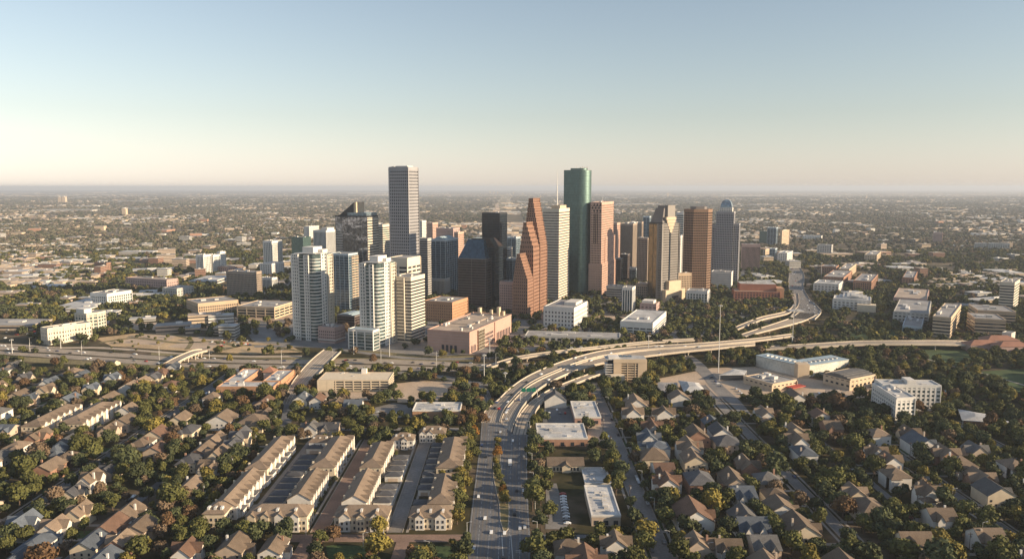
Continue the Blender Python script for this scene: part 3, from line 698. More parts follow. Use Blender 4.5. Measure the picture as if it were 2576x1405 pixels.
# more buildings showing in the gaps
extra = [
 ('pink_tower', 'pink slab office behind the granite tower, right of a white one', 1073, 1088, 1101, 561, 640, 'pink_stripe'),
 ('white_tower', 'narrow plain white slab right behind the granite tower', 1054, 1062, 1072, 556, 650, 'lowwhite'),
 ('brick_tower', 'wide mauve brick block above and beyond the blue curved-roof tower', 1098, 1140, 1156, 575, 650, 'mauve_grid'),
 ('pink_tower', 'pale pink tower right beyond the blue curved-roof tower', 1143, 1152, 1166, 585, 690, 'pink_stripe'),
 ('teal_office', 'dark teal block between the black tower and the stepped red tower', 1276, 1298, 1306, 598, 700, 'curtain_blue'),
 ('white_office', 'slim pale block right of the tall black glass tower', 1272, 1280, 1288, 624, 720, 'stripe_grey'),
 ('teal_office', 'lower teal block left of the stepped red tower base', 1272, 1290, 1296, 652, 740, 'curtain_blue'),
 ('green_office', 'green glass office in the far group right of the domed tower', 1911, 1930, 1938, 582, 618, 'curtain_green'),
 ('glass_office', 'pale glass office tower in the far group right of the domed tower', 1931, 1953, 1966, 573, 620, 'curtain_blue'),
 ('cream_office', 'cream slab in the far group right of the domed tower', 1964, 1968, 1986, 580, 619, 'lowtan'),
 ('cream_office', 'cream low block just right of the mauve finned block', 1921, 1926, 1939, 628, 652, 'lowtan'),
 ('glass_office', 'grey glass block with green edge beyond the mauve finned block', 1936, 1950, 1957, 626, 656, 'curtain_blue'),
 ('white_office', 'white framed green office right of the far cream slab', 1958, 1980, 1994, 637, 658, 'lowwhite'),
 ('grey_box_office', 'plain grey box office right of the highway bend', 2057, 2092, 2107, 617, 643, 'lowgrey'),
 ('long_apartments', 'long pale apartment block far beyond the highway bend', 2020, 2066, 2073, 594, 604, 'lowwhite'),
 ('brown_grey_tower', 'lone grey brown tower standing in the far trees at right', 2348, 2371, 2384, 586, 614, 'mauve_grid'),
 ('long_grey_block', 'long grey apartment block at the far right edge', 2488, 2540, 2546, 614, 631, 'lowgrey'),
 ('long_grey_block', 'grey block with red sign left of the far long grey block', 2453, 2484, 2488, 613, 629, 'lowgrey'),
 ('tan_brick_office', 'tan brick office with blank lit side right of the highway', 2110, 2136, 2162, 678, 698, 'lowtan'),
 ('dark_office', 'dark low office left of the tan brick office', 2065, 2103, 2110, 672, 694, 'brick_office'),
 ('red_wall_office', 'office with a broad red brick wall right of the highway', 2073, 2122, 2143, 699, 722, 'lowbrick'),
 ('long_white_office', 'long pale office below the red walled one', 2048, 2110, 2120, 716, 740, 'lowwhite'),
 ('brown_office', 'brown gridded office with pale roof box right of the red walled one', 2148, 2192, 2211, 709, 735, 'brick_office'),
 ('tan_mid_rise', 'small mid-rise with tan sunlit end among the far trees', 2176, 2206, 2216, 642, 660, 'lowtan'),
 ('brick_lofts', 'brick building with orange end right of the brown gridded office', 2271, 2300, 2313, 700, 719, 'lowbrick'),
 ('low_arts_hall', 'broad low hall with white roof and orange box beyond the white curved roofs', 2249, 2330, 2372, 754, 772, 'lowpink'),
 ('glass_pavilion', 'low glass pavilion with white roof in the park at right', 2271, 2318, 2331, 824, 838, 'curtain_blue'),
 ('concrete_hall', 'large concrete hall with a flat blue-white roof in the right park', 2249, 2335, 2364, 790, 815, 'lowgrey'),
 ('hotel_slab', 'tan hotel slab with rows of windows and blank end wall at left', 470, 499, 598, 765, 800, 'tan_grid'),
 ('tan_office_tower', 'broad tan office tower with pale roof box left of the white towers', 570, 636, 657, 686, 746, 'taupe_grid'),
 ('white_finned_office', 'low white finned office right of the broad tan office tower', 657, 684, 696, 700, 728, 'fins_white'),
 ('beige_museum', 'low beige square building with blue-white roof at left', 410, 446, 486, 727, 752, 'lowgrey'),
 ('twin_white_tower', 'white twin apartment tower far left of the slim cream tower, left one', 494, 512, 530, 642, 694, 'apt_white'),
 ('twin_white_tower', 'grey white apartment slab between the two far twin towers', 524, 536, 552, 642, 690, 'apt_white'),
 ('twin_white_tower', 'white twin apartment tower far left of the slim cream tower, right one', 547, 554, 566, 634, 684, 'apt_white'),
 ('pink_long_block', 'long pinkish building with dark bays beyond the beige museum', 317, 420, 447, 705, 730, 'lowpink'),
 ('white_balcony_block', 'cream mid-rise with dark balconies at left among trees', 229, 270, 330, 740, 774, 'apt_white'),
 ('dark_brick_block', 'dark brick block with an orange lit end at far left', 238, 268, 278, 662, 688, 'brick_office'),
 ('pink_low_block', 'pink low block behind the tan office tower', 530, 575, 590, 672, 690, 'lowpink'),
]
for n, lab, u0, u1, u2, vt, vb, st in extra:
    kw = {}
    if n in ('glass_office', 'green_office', 'teal_office', 'grey_box_office', 'long_apartments', 'brown_grey_tower', 'long_grey_block'): kw['b'] = 28
    if u0 > 1900: kw['ang'] = 30 if n not in ('cream_office',) else 45
    if n == 'hotel_slab': kw = dict(ang=50, b=None)
    bldg(n, lab, 'apartment block' if 'apartment' in lab or 'mid-rise' in lab else 'office building', u0, u1, u2, vt, vb, st, units=3, **kw)
for ph, u, v in (('tan hotel slab', 530, 790), ('broad tan office tower', 615, 735), ('cream mid-rise at left', 280, 765), ('long pinkish building', 380, 722), ('twin far white towers', 530, 680),
                 ('dark brick block', 258, 680), ('large concrete hall', 2310, 805), ('red walled office', 2100, 712), ('lone far tower', 2366, 606), ('plain grey box office', 2085, 635), ('low arts hall', 2310, 765)): landmark(ph, u, v)
# ------------------------------------------------------------------ buildings round downtown
# serpentine cream apartments, far left
def wavy(label, us, vt, vb0, vb1, depth, st, lm, name='wavy_apartments'):
    front = []
    n = len(us)
    for i, u in enumerate(us):
        vb = vb0+(vb1-vb0)*i/(n-1); x, y, _ = G(u, vb); front.append((x, y))
    d = Vector((front[-1][0]-front[0][0], front[-1][1]-front[0][1])).normalized(); nn = Vector((-d.y, d.x))
    fr = [(x+nn.x*1.6*math.sin(i*1.6), y+nn.y*1.6*math.sin(i*1.6)) for i, (x, y) in enumerate(front)]
    back = [(x+nn.x*depth, y+nn.y*depth) for x, y in front][::-1]
    h = zat(vt, front[0][1]); poly = fr+back
    T = Thing(name, label, 'apartment block', front[0][0], front[0][1]); landmark(lm, (us[0]+us[-1])/2, (vb0+vb1)/2-8)
    block(T, poly, 0, h, st, 'roof_grey'); OCC.append([front[0], front[-1], back[0], back[-1]])
    q = [front[0], front[-1], back[0], back[-1]]
    T.poly = q; T.h = h; return T
T = wavy('long cream apartment building with a wavy front wall, far left by the freeway', [123, 136, 149, 162, 176, 190, 204, 218, 231], 828, 868, 850, 16, dict(frame='cream_frame', glass='glass_dark', fh=5, bf=.55, bw=4.4, pf=.6, out=.35, top=2, corner=2), 'long wavy cream apartments')
rooftop(T, T.poly, T.h, 4)
T = wavy('cream round-ended apartment building with glass balconies behind the wavy one', [221, 228, 236, 246, 256, 264, 267], 791, 841, 832, 22, dict(frame='cream_frame', glass='glass_teal', fh=4.6, bf=.35, bw=5, pf=.3, out=.4, top=2), 'round-ended cream apartments')
T.part('penthouse', MB().prism(quad(T.poly, .0, .4, .2, .9), T.h, T.h+7), MATS['wall_white'])
# garage with tan stripes beside the hotel
T = bldg('long_garage', 'long dark-banded parking garage with grey roof beside the tan hotel slab', 'parking garage', 597, 690, 738, 774, 802, dict(frame='warm_tan', glass='glass_black', fh=4.2, bf=.45, bw=16, pf=.1, out=.4, top=1.5), ang=12, b=60, lm='long dark-banded garage', units=3)
# white curved roof halls
T = bldg('white_roofed_museum', 'cluster of low halls with white curved roofs right of the highway bend', 'museum', 2097, 2190, 2228, 757, 782, 'lowwhite', ang=25, b=45, units=2, lm='white curved roofs')
f = MB()
for i in range(7): f.prism(quad(T.poly, .3, 1.3, .1+i*.11, .1+(i+1)*.11), T.h*.8, T.h+4*math.sin(PI*(i+.5)/7)+1)
T.part('curved_roof', f, MATS['roof_white'])
T.part('side_hall', MB().prism(quad(T.poly, -.3, .1, -.15, .35), 0, T.h*.7), MATS['wall_cream'])
# banded offices on the right
bldg('banded_office', 'tan banded office with a sunlit right half by the right park', 'office building', 2348, 2392, 2446, 800, 850, dict(frame='warm_tan', glass='glass_dark', fh=4.2, bf=.5, bw=40, pf=0, out=.4, top=1.5), ang=35, units=3, lm='tan banded office')
bldg('banded_office', 'long low banded office at the right edge below the tall striped one', 'office building', 2454, 2530, 2600, 806, 848, dict(frame='tan_frame', glass='glass_dark', fh=4.2, bf=.5, bw=40, pf=0, out=.4, top=1.5), ang=20, b=50, units=3, lm='long low banded office')
bldg('banded_office', 'upper banded office block beyond the long low banded office at right edge', 'office building', 2460, 2555, 2620, 786, 822, dict(frame='tan_frame', glass='glass_dark', fh=4.2, bf=.5, bw=40, pf=0, out=.4, top=1.5), ang=20, b=60, units=3)
bldg('curved_striped_tower', 'tall cream striped tower cut by the right edge of the frame', 'office tower', 2517, 2552, 2640, 712, 782, dict(frame='cream_frame', glass='glass_dark', fh=4.4, bf=.5, bw=40, pf=0, out=.6, top=2), ang=40, b=60, units=3, lm='striped tower at the right edge')
bldg('tan_end_block', 'small blank tan block beside the long low banded office', 'office building', 2536, 2544, 2556, 840, 866, 'plain_white', ang=50, b=14, a=10, units=0)
for i, (u0, u1, u2, vt, vb) in enumerate(((2462, 2486, 2508, 868, 884), (2500, 2528, 2548, 856, 874), (2530, 2560, 2585, 872, 892))):
    T = Thing('tile_roofed_building', ('leftmost', 'middle', 'rightmost')[i]+' low pinkish building with a red hipped tile roof near the right edge', 'house', *G(u1, vb)[:2], 0, 'red roofed low buildings')
    (x, y, _), w = G(u1, vb), 40; h = zat(vt, y)
    W, Rf = MB(), MB(); hip(W, Rf, x-22, x+18, y, y+20, h, 5); T.part('wall', W, MATS['pink_dull']); T.part('roof', Rf, MATS['roof_tile_red'])
    for k in range(5): T.part('window', MB().box(x-19+k*7.5, x-16+k*7.5, y-.1, y+.1, 1.2, 3.6), MATS['window_glass'])
    OCC.append([(x-22, y), (x+18, y), (x+18, y+20), (x-22, y+20)])
landmark('red tile roofed buildings', 2510, 872)

# 81 stained white L-shaped warehouse
c, h = corner_box(1901, 2020, 2134, 921, 948, ang=62)
Ya = c[0][1]
T = Thing('white_warehouse', 'long white L-shaped warehouse with stained walls and a pale ribbed roof', 'warehouse', c[0][0], c[0][1]+10); landmark('long white warehouse', 2010, 930)
P0 = G(1901, 921); P1 = G(2020, 950); P2 = G(2134, 932); h = zat(922, P1[1])
d1 = Vector((P0[0]-P1[0], P0[1]-P1[1])); d2 = Vector((P2[0]-P1[0], P2[1]-P1[1])); n1 = Vector((d1.y, -d1.x)).normalized()*20; n2 = Vector((-d2.y, d2.x)).normalized()*24
a, b = Vector(P1[:2]), Vector(P0[:2])
w1 = [tuple(a), tuple(a+n1), tuple(b+n1), tuple(b)]
if n1.y < 0: w1 = [tuple(a), tuple(b), tuple(b-n1), tuple(a-n1)]
e = Vector(P2[:2]); w2 = [tuple(a), tuple(e), tuple(e+n2), tuple(a+n2)]
for w, nm in ((w1, 'left'), (w2, 'right')):
    T.part('wing_wall', MB().prism(w, 0, h+(.02 if nm == 'left' else 0)), MATS['stained_wall'])
    T.part('wing_roof', MB().prism(offset(w, .3) , h+(.5 if nm == 'left' else .56), h+(.9 if nm == 'left' else 1.0)), MATS['roof_blue'])
    for k in range(9):
        s = .08+k*.095
        T.part('roof_vent', MB().prism(quad([w[0], w[1], w[2], w[3]], s, s+.03, .3, .5) if nm == 'right' else quad([w[0], w[1], w[2], w[3]], .3, .5, s, s+.03), h+.8, h+2.2), MATS['roof_unit'])
T.part('corner_tower', MB().prism(offset([tuple(a+Vector((-6, -1))), tuple(a+Vector((6, -1))), tuple(a+Vector((6, 9))), tuple(a+Vector((-6, 9)))], .1), 0, h+3), MATS['warm_tan'])
OCC += [w1, w2]
# 82 diner
T = bldg('diner', 'low tan restaurant with patchy flat roof and red awning on the paved lot', 'restaurant', 1910, 1944, 2010, 968, 984, 'lowtan', ang=60, b=34, a=36, units=6, lm='low tan restaurant')
T.part('red_awning', MB().prism(quad(T.poly, .55, 1.1, -.25, -.02), 2.2, 3.0), MATS['red_panel'])
# 83 arched-roof hall
T = bldg('brown_hall', 'brown hall with arched roof and white panels right of the low restaurant', 'hall', 2098, 2140, 2194, 956, 982, 'lowtan', ang=60, b=38, a=30, units=0, lm='brown arched hall')
f = MB()
for i in range(8): f.prism(quad(T.poly, -.02, 1.02, i/8, (i+1)/8), T.h, T.h+.6+3.2*math.sin(PI*(i+.5)/8))
T.part('arched_roof', f, MATS['roof_shingle_grey'])
# canopies
def canopy(name, label, pts, z, ridge, m, lm=None, cat='canopy'):
    P = [G(u, v, z)[:2] for u, v in pts]; x = sum(p[0] for p in P)/len(P); y = sum(p[1] for p in P)/len(P)
    T = Thing(name, label, cat, x, y)
    inner = [((a-x)*.35+x, (b-y)*.35+y) for a, b in P]
    T.part('roof', MB().prism(P, z-.3, z).frustum(P, z+.02, inner, z+ridge), MATS[m])
    T.part('wall', MB().prism([((a-x)*.86+x, (b-y)*.86+y) for a, b in P], 0, z-.3), MATS['window_glass' if ridge < 1 else 'wall_brick'])
    for a, b in P: T.part('post', MB().cyl((a-x)*.95+x, (b-y)*.95+y, .25, 0, z-.3, 6), MATS['pole_pale'])
    OCC.append(P)
    if lm: landmark(lm, *PJ(x, y, z))
canopy('white_canopy', 'pale flat forecourt canopy on the paved lot left of the restaurant', [(1808, 943), (1873, 942), (1879, 931), (1845, 927)], 6, .9, 'roof_white', 'pale forecourt canopy')
canopy('white_tent_roof', 'white and blue folded metal roof left of the street junction', [(1722, 988), (1778, 986), (1758, 962), (1706, 956)], 6, 3.0, 'roof_white', 'white folded metal roof')
canopy('small_shed', 'small brown flat-roofed shed with white front left of the white hotel block', [(2081, 990), (2116, 990), (2112, 979), (2076, 979)], 4, .5, 'roof_tanflat')
canopy('park_pavilion', 'pale sweeping pavilion roof in the park right of the white hotel block', [(2420, 1056), (2500, 1062), (2560, 1066), (2480, 1040), (2410, 1028)], 5, 2, 'roof_white', 'pale park pavilion')
canopy('flat_shed', 'grey flat-roofed shed with red stripe left of the white folded roof', [(1652, 985), (1706, 986), (1704, 962), (1656, 960)], 5, .5, 'roof_grey')

# 86 white hotel block on the right, U shaped
c, h = corner_box(2189, 2253, 2319, 1003, 1066, ang=47)
P = [G(2253, 1064), G(2319, 1060), G(2193, 1022)]
T = Thing('white_hotel', 'white six-storey hotel block with an angled plan near the right edge', 'hotel', P[0][0], P[0][1]+20); landmark('white hotel block', 2270, 1030)
h = zat(1004, P[0][1]); a = Vector(P[0][:2]); e = Vector(P[1][:2])-a; e = e.normalized()*17; l = Vector(P[2][:2])-a
S86 = dict(frame='white_frame', glass='glass_teal', fh=3.6, bf=.42, bw=4.2, pf=.42, out=.3, top=1.5, corner=2)
front = [tuple(a), tuple(a+e), tuple(a+e+l), tuple(a+l)]
block(T, front, 0, h, S86, 'roof_white')
b0 = a+l*.78+e*.3; lr = Vector(G(2362, 1033)[:2]); d = lr-b0; nb = Vector((-d.y, d.x)).normalized()*18
rear = [tuple(b0), tuple(lr), tuple(lr+nb), tuple(b0+nb)]
block(T, rear, 0, h+1.5, S86, 'roof_white', partname='rear_wing_facade')
rooftop(T, front, h, 4); rooftop(T, rear, h+1.5, 5)
T.part('stair_tower', MB().prism(quad(rear, .45, .6, .2, .9), 0, h+6), MATS['wall_white'])
OCC += [offset(front, 2), offset(rear, 2)]

# 87 tan office with open decks facing us
x0, y0, _ = G(1524, 957); x1 = G(1626, 957)[0]; h = zat(905, y0)
T = Thing('tan_office_block', 'tan six-storey office with recessed open decks in front of the curved viaduct', 'office building', (x0+x1)/2, y0+10); landmark('tan office with open decks', 1573, 930)
T.part('core', MB().box(x0+2, x1-1, y0+2, y0+20, 0, h-.5), MATS['glass_black'])
f = MB(); f.box(x0+8, x0+16, y0-.3, y0+2.4, 0, h).box(x1-9, x1+.3, y0-.3, y0+20.3, 0, h-.2).box(x0+7.6, x1-.2, y0-.6, y0+1.5, h-3.2, h+.8)
T.part('wall', f, MATS['warm_tan'])
for k in range(7):
    z = 1+k*(h-4)/7; T.part('deck', MB().box(x0+16, x1-9, y0+.1, y0+2.2, z, z+1.1), MATS['warm_tan']); T.part('balcony', MB().box(x0-.5, x0+8, y0+.2, y0+12, z+.2, z+1.0), MATS['wall_white'])
for k in range(3): T.part('column', MB().box(x0+22+k*8, x0+22.7+k*8, y0-.1, y0+1.6, 0, h-3), MATS['warm_tan'])
T.part('roof', MB().box(x0, x1, y0, y0+20, h, h+.4), MATS['roof_white'])
f = MB().box(x0+3, x0+14, y0+3, y0+14, h+.4, h+2.6); T.part('rooftop_unit', f, MATS['roof_unit'])
for k in range(5): T.part('solar_panel', MB().box(x0+5+k*5, x0+8.6+k*5, y0+13, y0+18, h+.6, h+1.2), MATS['glass_blue'])
T.part('annex', MB().box(x0+4, x0+18, y0-12, y0-3, 0, 8), MATS['wall_cream']); OCC.append([(x0-2, y0-13), (x1+2, y0-13), (x1+2, y0+22), (x0-2, y0+22)])

def flat_box(name, label, cat, uL, uR, vfront_base, vtop_front, vtop_back, wallm, roofm='roof_white', lm=None, units=5, doors=4, uLb=None, uRb=None, wm2=None, seed=1, openings='window'):
    """axis-aligned flat building: front wall faces the camera, roof shows above it"""
    xl, y0, _ = G(uL, vfront_base); xr = G(uR, vfront_base)[0]; h = zat(vtop_front, y0); y1 = G(uL, vtop_back, h)[1]
    T = Thing(name, label, cat, (xl+xr)/2, (y0+y1)/2)
    if lm: landmark(lm, (uL+uR)/2, vtop_front)
    T.part('wall', MB().box(xl, xr, y0, y1, 0, h), MATS[wallm])
    T.part('roof', MB().box(xl+.5, xr-.5, y0+.5, y1-.5, h, h+.25), MATS[roofm])
    f = MB(); P = [(xl-.2, y0-.2), (xr+.2, y0-.2), (xr+.2, y1+.2), (xl-.2, y1+.2)]; I = offset(P, -.8)
    for i in range(4): f.prism([P[i], P[(i+1) % 4], I[(i+1) % 4], I[i]], h-.4, h+.9)
    T.part('parapet', f, MATS['wall_white' if wm2 is None else wm2])
    rr = random.Random(seed)
    for i in range(units):
        ux, uy = rr.uniform(xl+3, xr-6), rr.uniform(y0+3, y1-5); T.part('rooftop_unit', MB().box(ux, ux+rr.uniform(1.4, 3.6), uy, uy+rr.uniform(1.4, 3), h+.2, h+rr.uniform(1, 2)), MATS['roof_unit'])
    for i in range(3 if units > 3 else 0):
        ux, uy = rr.uniform(xl+3, xr-14), rr.uniform(y0+3, y1-4); T.part('roof_duct', MB().box(ux, ux+rr.uniform(5, 11), uy, uy+.7, h+.3, h+.9), MATS['roof_unit'])
    for i in range(doors):
        xx = xl+(xr-xl)*(i+.5)/doors
        T.part(openings, MB().box(xx-1.3, xx+1.3, y0-.12, y0+.2, .6, min(h-1, 3.4)), MATS['window_glass'])
    OCC.append([(xl-1, y0-1), (xr+1, y0-1), (xr+1, y1+1), (xl-1, y1+1)]); T.box = (xl, xr, y0, y1, h); return T
flat_box('flat_roofed_store', 'large flat-roofed red brick store with white roof right of the avenue', 'shop', 1352, 1478, 1122, 1103, 1066, 'wall_brick', lm='large flat brick store', units=9, doors=5, seed=3)
flat_box('flat_roofed_store', 'smaller brick store with bluish white roof beyond the large brick store', 'shop', 1446, 1512, 1067, 1050, 1010, 'pink_brick', lm='smaller brick store', units=7, doors=3, seed=4)
flat_box('flat_roofed_store', 'white-roofed orange brick building left of the avenue start', 'shop', 1038, 1158, 1054, 1033, 1013, 'orange_brick', lm='white-roofed orange building', units=6, doors=5, seed=5)
flat_box('long_flat_building', 'long flat building with pale stained roof nearest the avenue, front half', 'warehouse', 1488, 1561, 1322, 1298, 1222, 'wall_beige', lm='long pale flat roof', units=9, doors=3, seed=6)
flat_box('long_flat_building', 'flat building with pale stained roof just beyond the longer one', 'warehouse', 1472, 1538, 1222, 1217, 1177, 'wall_beige', units=4, doors=0, seed=7)
# garage by the big bridge
T = flat_box('parking_garage', 'wide cream parking garage with four open decks beside the long bridge', 'parking garage', 800, 978, 983, 957, 937, 'glass_black', 'roof_white', lm='wide cream parking garage', units=3, doors=0, seed=8, wm2='warm_tan')
xl, xr, y0, y1, h = T.box
f = MB()
for k in range(5): f.box(xl-.3, xr+.3, y0-.3, y1+.3, h*k/4.2, h*k/4.2+1.1)
T.part('deck_edge', f, MATS['wall_cream'])
for k in range(9): T.part('column', MB().box(xl+k*(xr-xl)/8-.6, xl+k*(xr-xl)/8+.6, y0-.5, y0+.8, 0, h), MATS['wall_cream'])
T.part('blank_wall', MB().box(xl-.4, xl+16, y0-.45, y0+2, 0, h+.5), MATS['wall_cream'])
T.part('stair_tower', MB().box(xr-32, xr-27, y1-6, y1, h, h+5), MATS['wall_white'])
# brown roofed long shed
x0, y0, _ = G(1378, 1186); x1 = G(1469, 1186)[0]; y1 = y0+17
T = Thing('long_brown_shed', 'long building with a plain brown gable roof and red doors, right of the avenue', 'shop', (x0+x1)/2, y0+8); landmark('long brown gabled shop', 1420, 1170)
W, Rf = MB(), MB(); gable(W, Rf, x0, x1, y0, y1, 4.6, 3, 'x'); gable(W, Rf, x0+10, x0+16, y0-2, y0+8, 4.4, 2, 'y'); T.part('wall', W, MATS['wall_cream']); T.part('roof', Rf, MATS['roof_brown'])
for k in range(9): T.part('window', MB().box(x0+1.5+k*2.4, x0+2.8+k*2.4, y0-.15, y0+.1, 1, 3.4), MATS['window_glass'])
OCC.append([(x0-1, y0-3), (x1+1, y0-3), (x1+1, y1+1), (x0-1, y1+1)])

# 91 courtyard apartments left of the bridge
T = Thing('courtyard_apartments', 'brick and white courtyard apartment building with pale flat roofs left of the long bridge', 'apartment block', *G(640, 985)[:2]); landmark('courtyard apartments', 640, 970)
bx0, by0, _ = G(548, 1000); bx1 = G(688, 1000)[0]; h = zat(975, by0); by1 = G(620, 930, h)[1]; bx1b = bx1+2
S91 = dict(frame='orange_brick', glass='glass_dark', fh=3.8, bf=.5, bw=4.4, pf=.5, out=.25, top=1.4)
wings = [[(bx0, by0), (bx1, by0), (bx1, by0+20), (bx0, by0+20)], [(bx0, by0+20.5), (bx0+18, by0+20.5), (bx0+18, by1), (bx0, by1)], [(bx1-16, by0+20.5), (bx1+1, by0+20.5), (bx1+1, by1-6), (bx1-16, by1-6)]]
for i, w in enumerate(wings): block(T, w, 0, h+.2*i, S91, 'roof_white'); rooftop(T, w, h+.5, 4, seed=i)
f = MB(); hip(None, f, bx0+24, bx0+36, by1-14, by1-2, h+1, 5); T.part('red_hipped_roof', f, MATS['roof_tile_red']); T.part('corner_pavilion', MB().box(bx0+25, bx0+35, by1-13, by1-3, 0, h+1), MATS['wall_white'])
OCC.append([(bx0, by0), (bx1+2, by0), (bx1+2, by1), (bx0, by1)])
# ------------------------------------------------------------------ roads and ground cover
ROAD = []    # polygons (world) where nothing grows
LOTS = []    # polygons of open ground
CLEAR = []   # kept open in front of raised roads
def cr(pts, n=6):
    """Catmull-Rom through tuples"""
    out = []; P = [pts[0]]+list(pts)+[pts[-1]]
    for i in range(1, len(P)-2):
        a, b, c, d = P[i-1:i+3]
        for k in range(n):
            t = k/n; out.append(tuple(.5*((2*q)+(-p+r)*t+(2*p-5*q+4*r-s)*t*t+(-p+3*q-3*r+s)*t**3) for p, q, r, s in zip(a, b, c, d)))
    out.append(tuple(pts[-1])); return out
def flatpoly(name, pts, m, z=.1, world=False, block=True, kind='structure', label=None, ang=False):
    P = [tuple(p[:2]) for p in pts] if world else [G(u, v)[:2] for u, v in pts]
    mb = MB(); n = len(P)
    mb.add([(x, y, z) for x, y in P], [tuple(range(n))])
    ar = sum(P[i-1][0]*P[i][1]-P[i][0]*P[i-1][1] for i in range(n))
    if ar < 0: mb.f = [tuple(reversed(f)) for f in mb.f]
    o = mb.build(name, MATS[m]); o['kind'] = kind
    if block: (ROAD if block == 'road' else LOTS).append(P)
    return o
def ribbon(name, L, Rr, m, z=.14, zs=None, n=6):
    """road between a left and a right edge, each a list of photo points"""
    if zs is None: zs = [z]*len(L)
    A = cr([G(*p, zz) for p, zz in zip(L, zs)], n); B = cr([G(*p, zz) for p, zz in zip(Rr, zs)], n)
    return A, B
def road(name, L, Rr, m='asphalt', z=.14, n=6, lanes=0, mark=True, dash=True, kerb=False):
    A, B = ribbon(name, L, Rr, m, z, None, n); k = len(A)
    mb = MB().add(A+B, [(i, k+i, k+i+1, i+1) for i in range(k-1)])
    o = mb.build(name, MATS[m]); o['kind'] = 'structure'
    ROAD.append([p[:2] for p in A]+[p[:2] for p in B[::-1]])
    if lanes: lane_marks(o, A, B, lanes, z+.05)
    return A, B, o
def lane_marks(o, A, B, lanes, z0=None, w=.17):
    mb = MB(); k = len(A)
    for j in range(lanes+1):
        t = j/lanes if 0 < j < lanes else (.02 if j == 0 else .98); acc = 0
        for i in range(k-1):
            p, q = Vector(A[i]).lerp(Vector(B[i]), t), Vector(A[i+1]).lerp(Vector(B[i+1]), t)
            L = (q-p).length; d = (q-p).normalized(); nn = Vector((-d.y, d.x, 0))*w/2; up = Vector((0, 0, .05))
            s = 0
            segs = [(0, L)] if j in (0, lanes) else []
            if not segs:
                while s < L:
                    segs.append((s, min(s+3.5, L))); s += 9
            for a, b in segs:
                a_, b_ = p+d*a+up, p+d*b+up; mb.add([a_+nn, b_+nn, b_-nn, a_-nn], [(0, 3, 2, 1)])
    q = mb.build('lane_marking', MATS['paint'], o)
    t_ = tracks(A, B, lanes); t_.build('tyre_track', MATS['tyre_track'], o); return q
def tracks(A, B, lanes):
    mb = MB(); k = len(A)
    for j in range(lanes):
        for dt in (-.2, .2):
            t = (j+.5+dt)/lanes; L, Rr_ = [], []
            for i in range(k):
                a, b = Vector(A[i]), Vector(B[i]); w = (b-a).normalized()*.38; c = a.lerp(b, t)+Vector((0, 0, .03)); L.append(c-w); Rr_.append(c+w)
            mb.add(L+Rr_, [(i, k+i, k+i+1, i+1) for i in range(k-1)])
    return mb
def viaduct(label, L, Rr, zs, n=6, lanes=3, m='concrete_road', lm=None, pier_every=3, name='viaduct', thick=1.3, under=True):
    A, B = ribbon('', L, Rr, m, 0, zs, n); k = len(A)
    T = Thing(name, label, 'bridge', *A[k//2][:2], 0)
    up = [(x, y, z) for x, y, z in A]+[(x, y, z) for x, y, z in B]; dn = [(x, y, max(z-thick, -.2)) for x, y, z in up]
    mb = MB(); N = 2*k; mb.v = up+dn
    for i in range(k-1):
        mb.f += [(i, k+i, k+i+1, i+1), (N+i, N+i+1, N+k+i+1, N+k+i), (i, i+1, N+i+1, N+i), (k+i, N+k+i, N+k+i+1, k+i+1)]
    mb.f += [(0, N, N+k, k), (k-1, 2*k-1, N+2*k-1, N+k-1)]
    cent = [Vector(a).lerp(Vector(b), .5) for a, b in zip(A, B)]
    dk = T.part('deck', mb, MATS[m])
    for E, s in ((A, 1), (B, -1)):
        pm = MB()
        for i in range(k-1):
            a, b = Vector(E[i]), Vector(E[i+1]); inn = (cent[i]-a); inn.z = 0; inn = inn.normalized()*.45; i2 = (cent[i+1]-b); i2.z = 0; i2 = i2.normalized()*.45
            o1, o2 = a-inn*.3, b-i2*.3; h = Vector((0, 0, 1.15)); d = Vector((0, 0, -.5))
            pm.add([o1+d, o2+d, b+i2+d, a+inn+d, o1+h, o2+h, b+i2+h, a+inn+h], [(0, 1, 2, 3), (4, 7, 6, 5), (0, 4, 5, 1), (2, 6, 7, 3), (1, 5, 6, 2), (3, 7, 4, 0)])
        T.part('parapet', pm, MATS['concrete'])
    for i in range(pier_every//2, k-1, pier_every):
        if cent[i].z < 3: continue
        a, b = Vector(A[i]), Vector(B[i]); w = b-a; ang = math.atan2(w.y, w.x); pm = MB(); zc = cent[i].z-thick
        pm.obox(cent[i], ang, w.length*.8, 1.6, zc-1.2, zc-.02)
        for t in ((.25, .75) if w.length > 12 else (.5,)):
            q = a.lerp(b, t); pm.cyl(q.x, q.y, .8, 0, zc-1.1, 8)
        T.part('pier', pm, MATS['concrete'])
    mk = MB()
    o = T.o
    if lanes:
        tmp = bpy.data.objects.new('x', None); lane_marks_v(T, dk, A, B, lanes)
        bpy.data.objects.remove(tmp)
    ROAD.append([p[:2] for p in A]+[p[:2] for p in B[::-1]]); CLEAR.append([(p[0], p[1]-9) for p in A]+[(p[0], p[1]-9) for p in B[::-1]])
    if lm: i = k//2; landmark(lm, *PJ(*cent[i]))
    return A, B
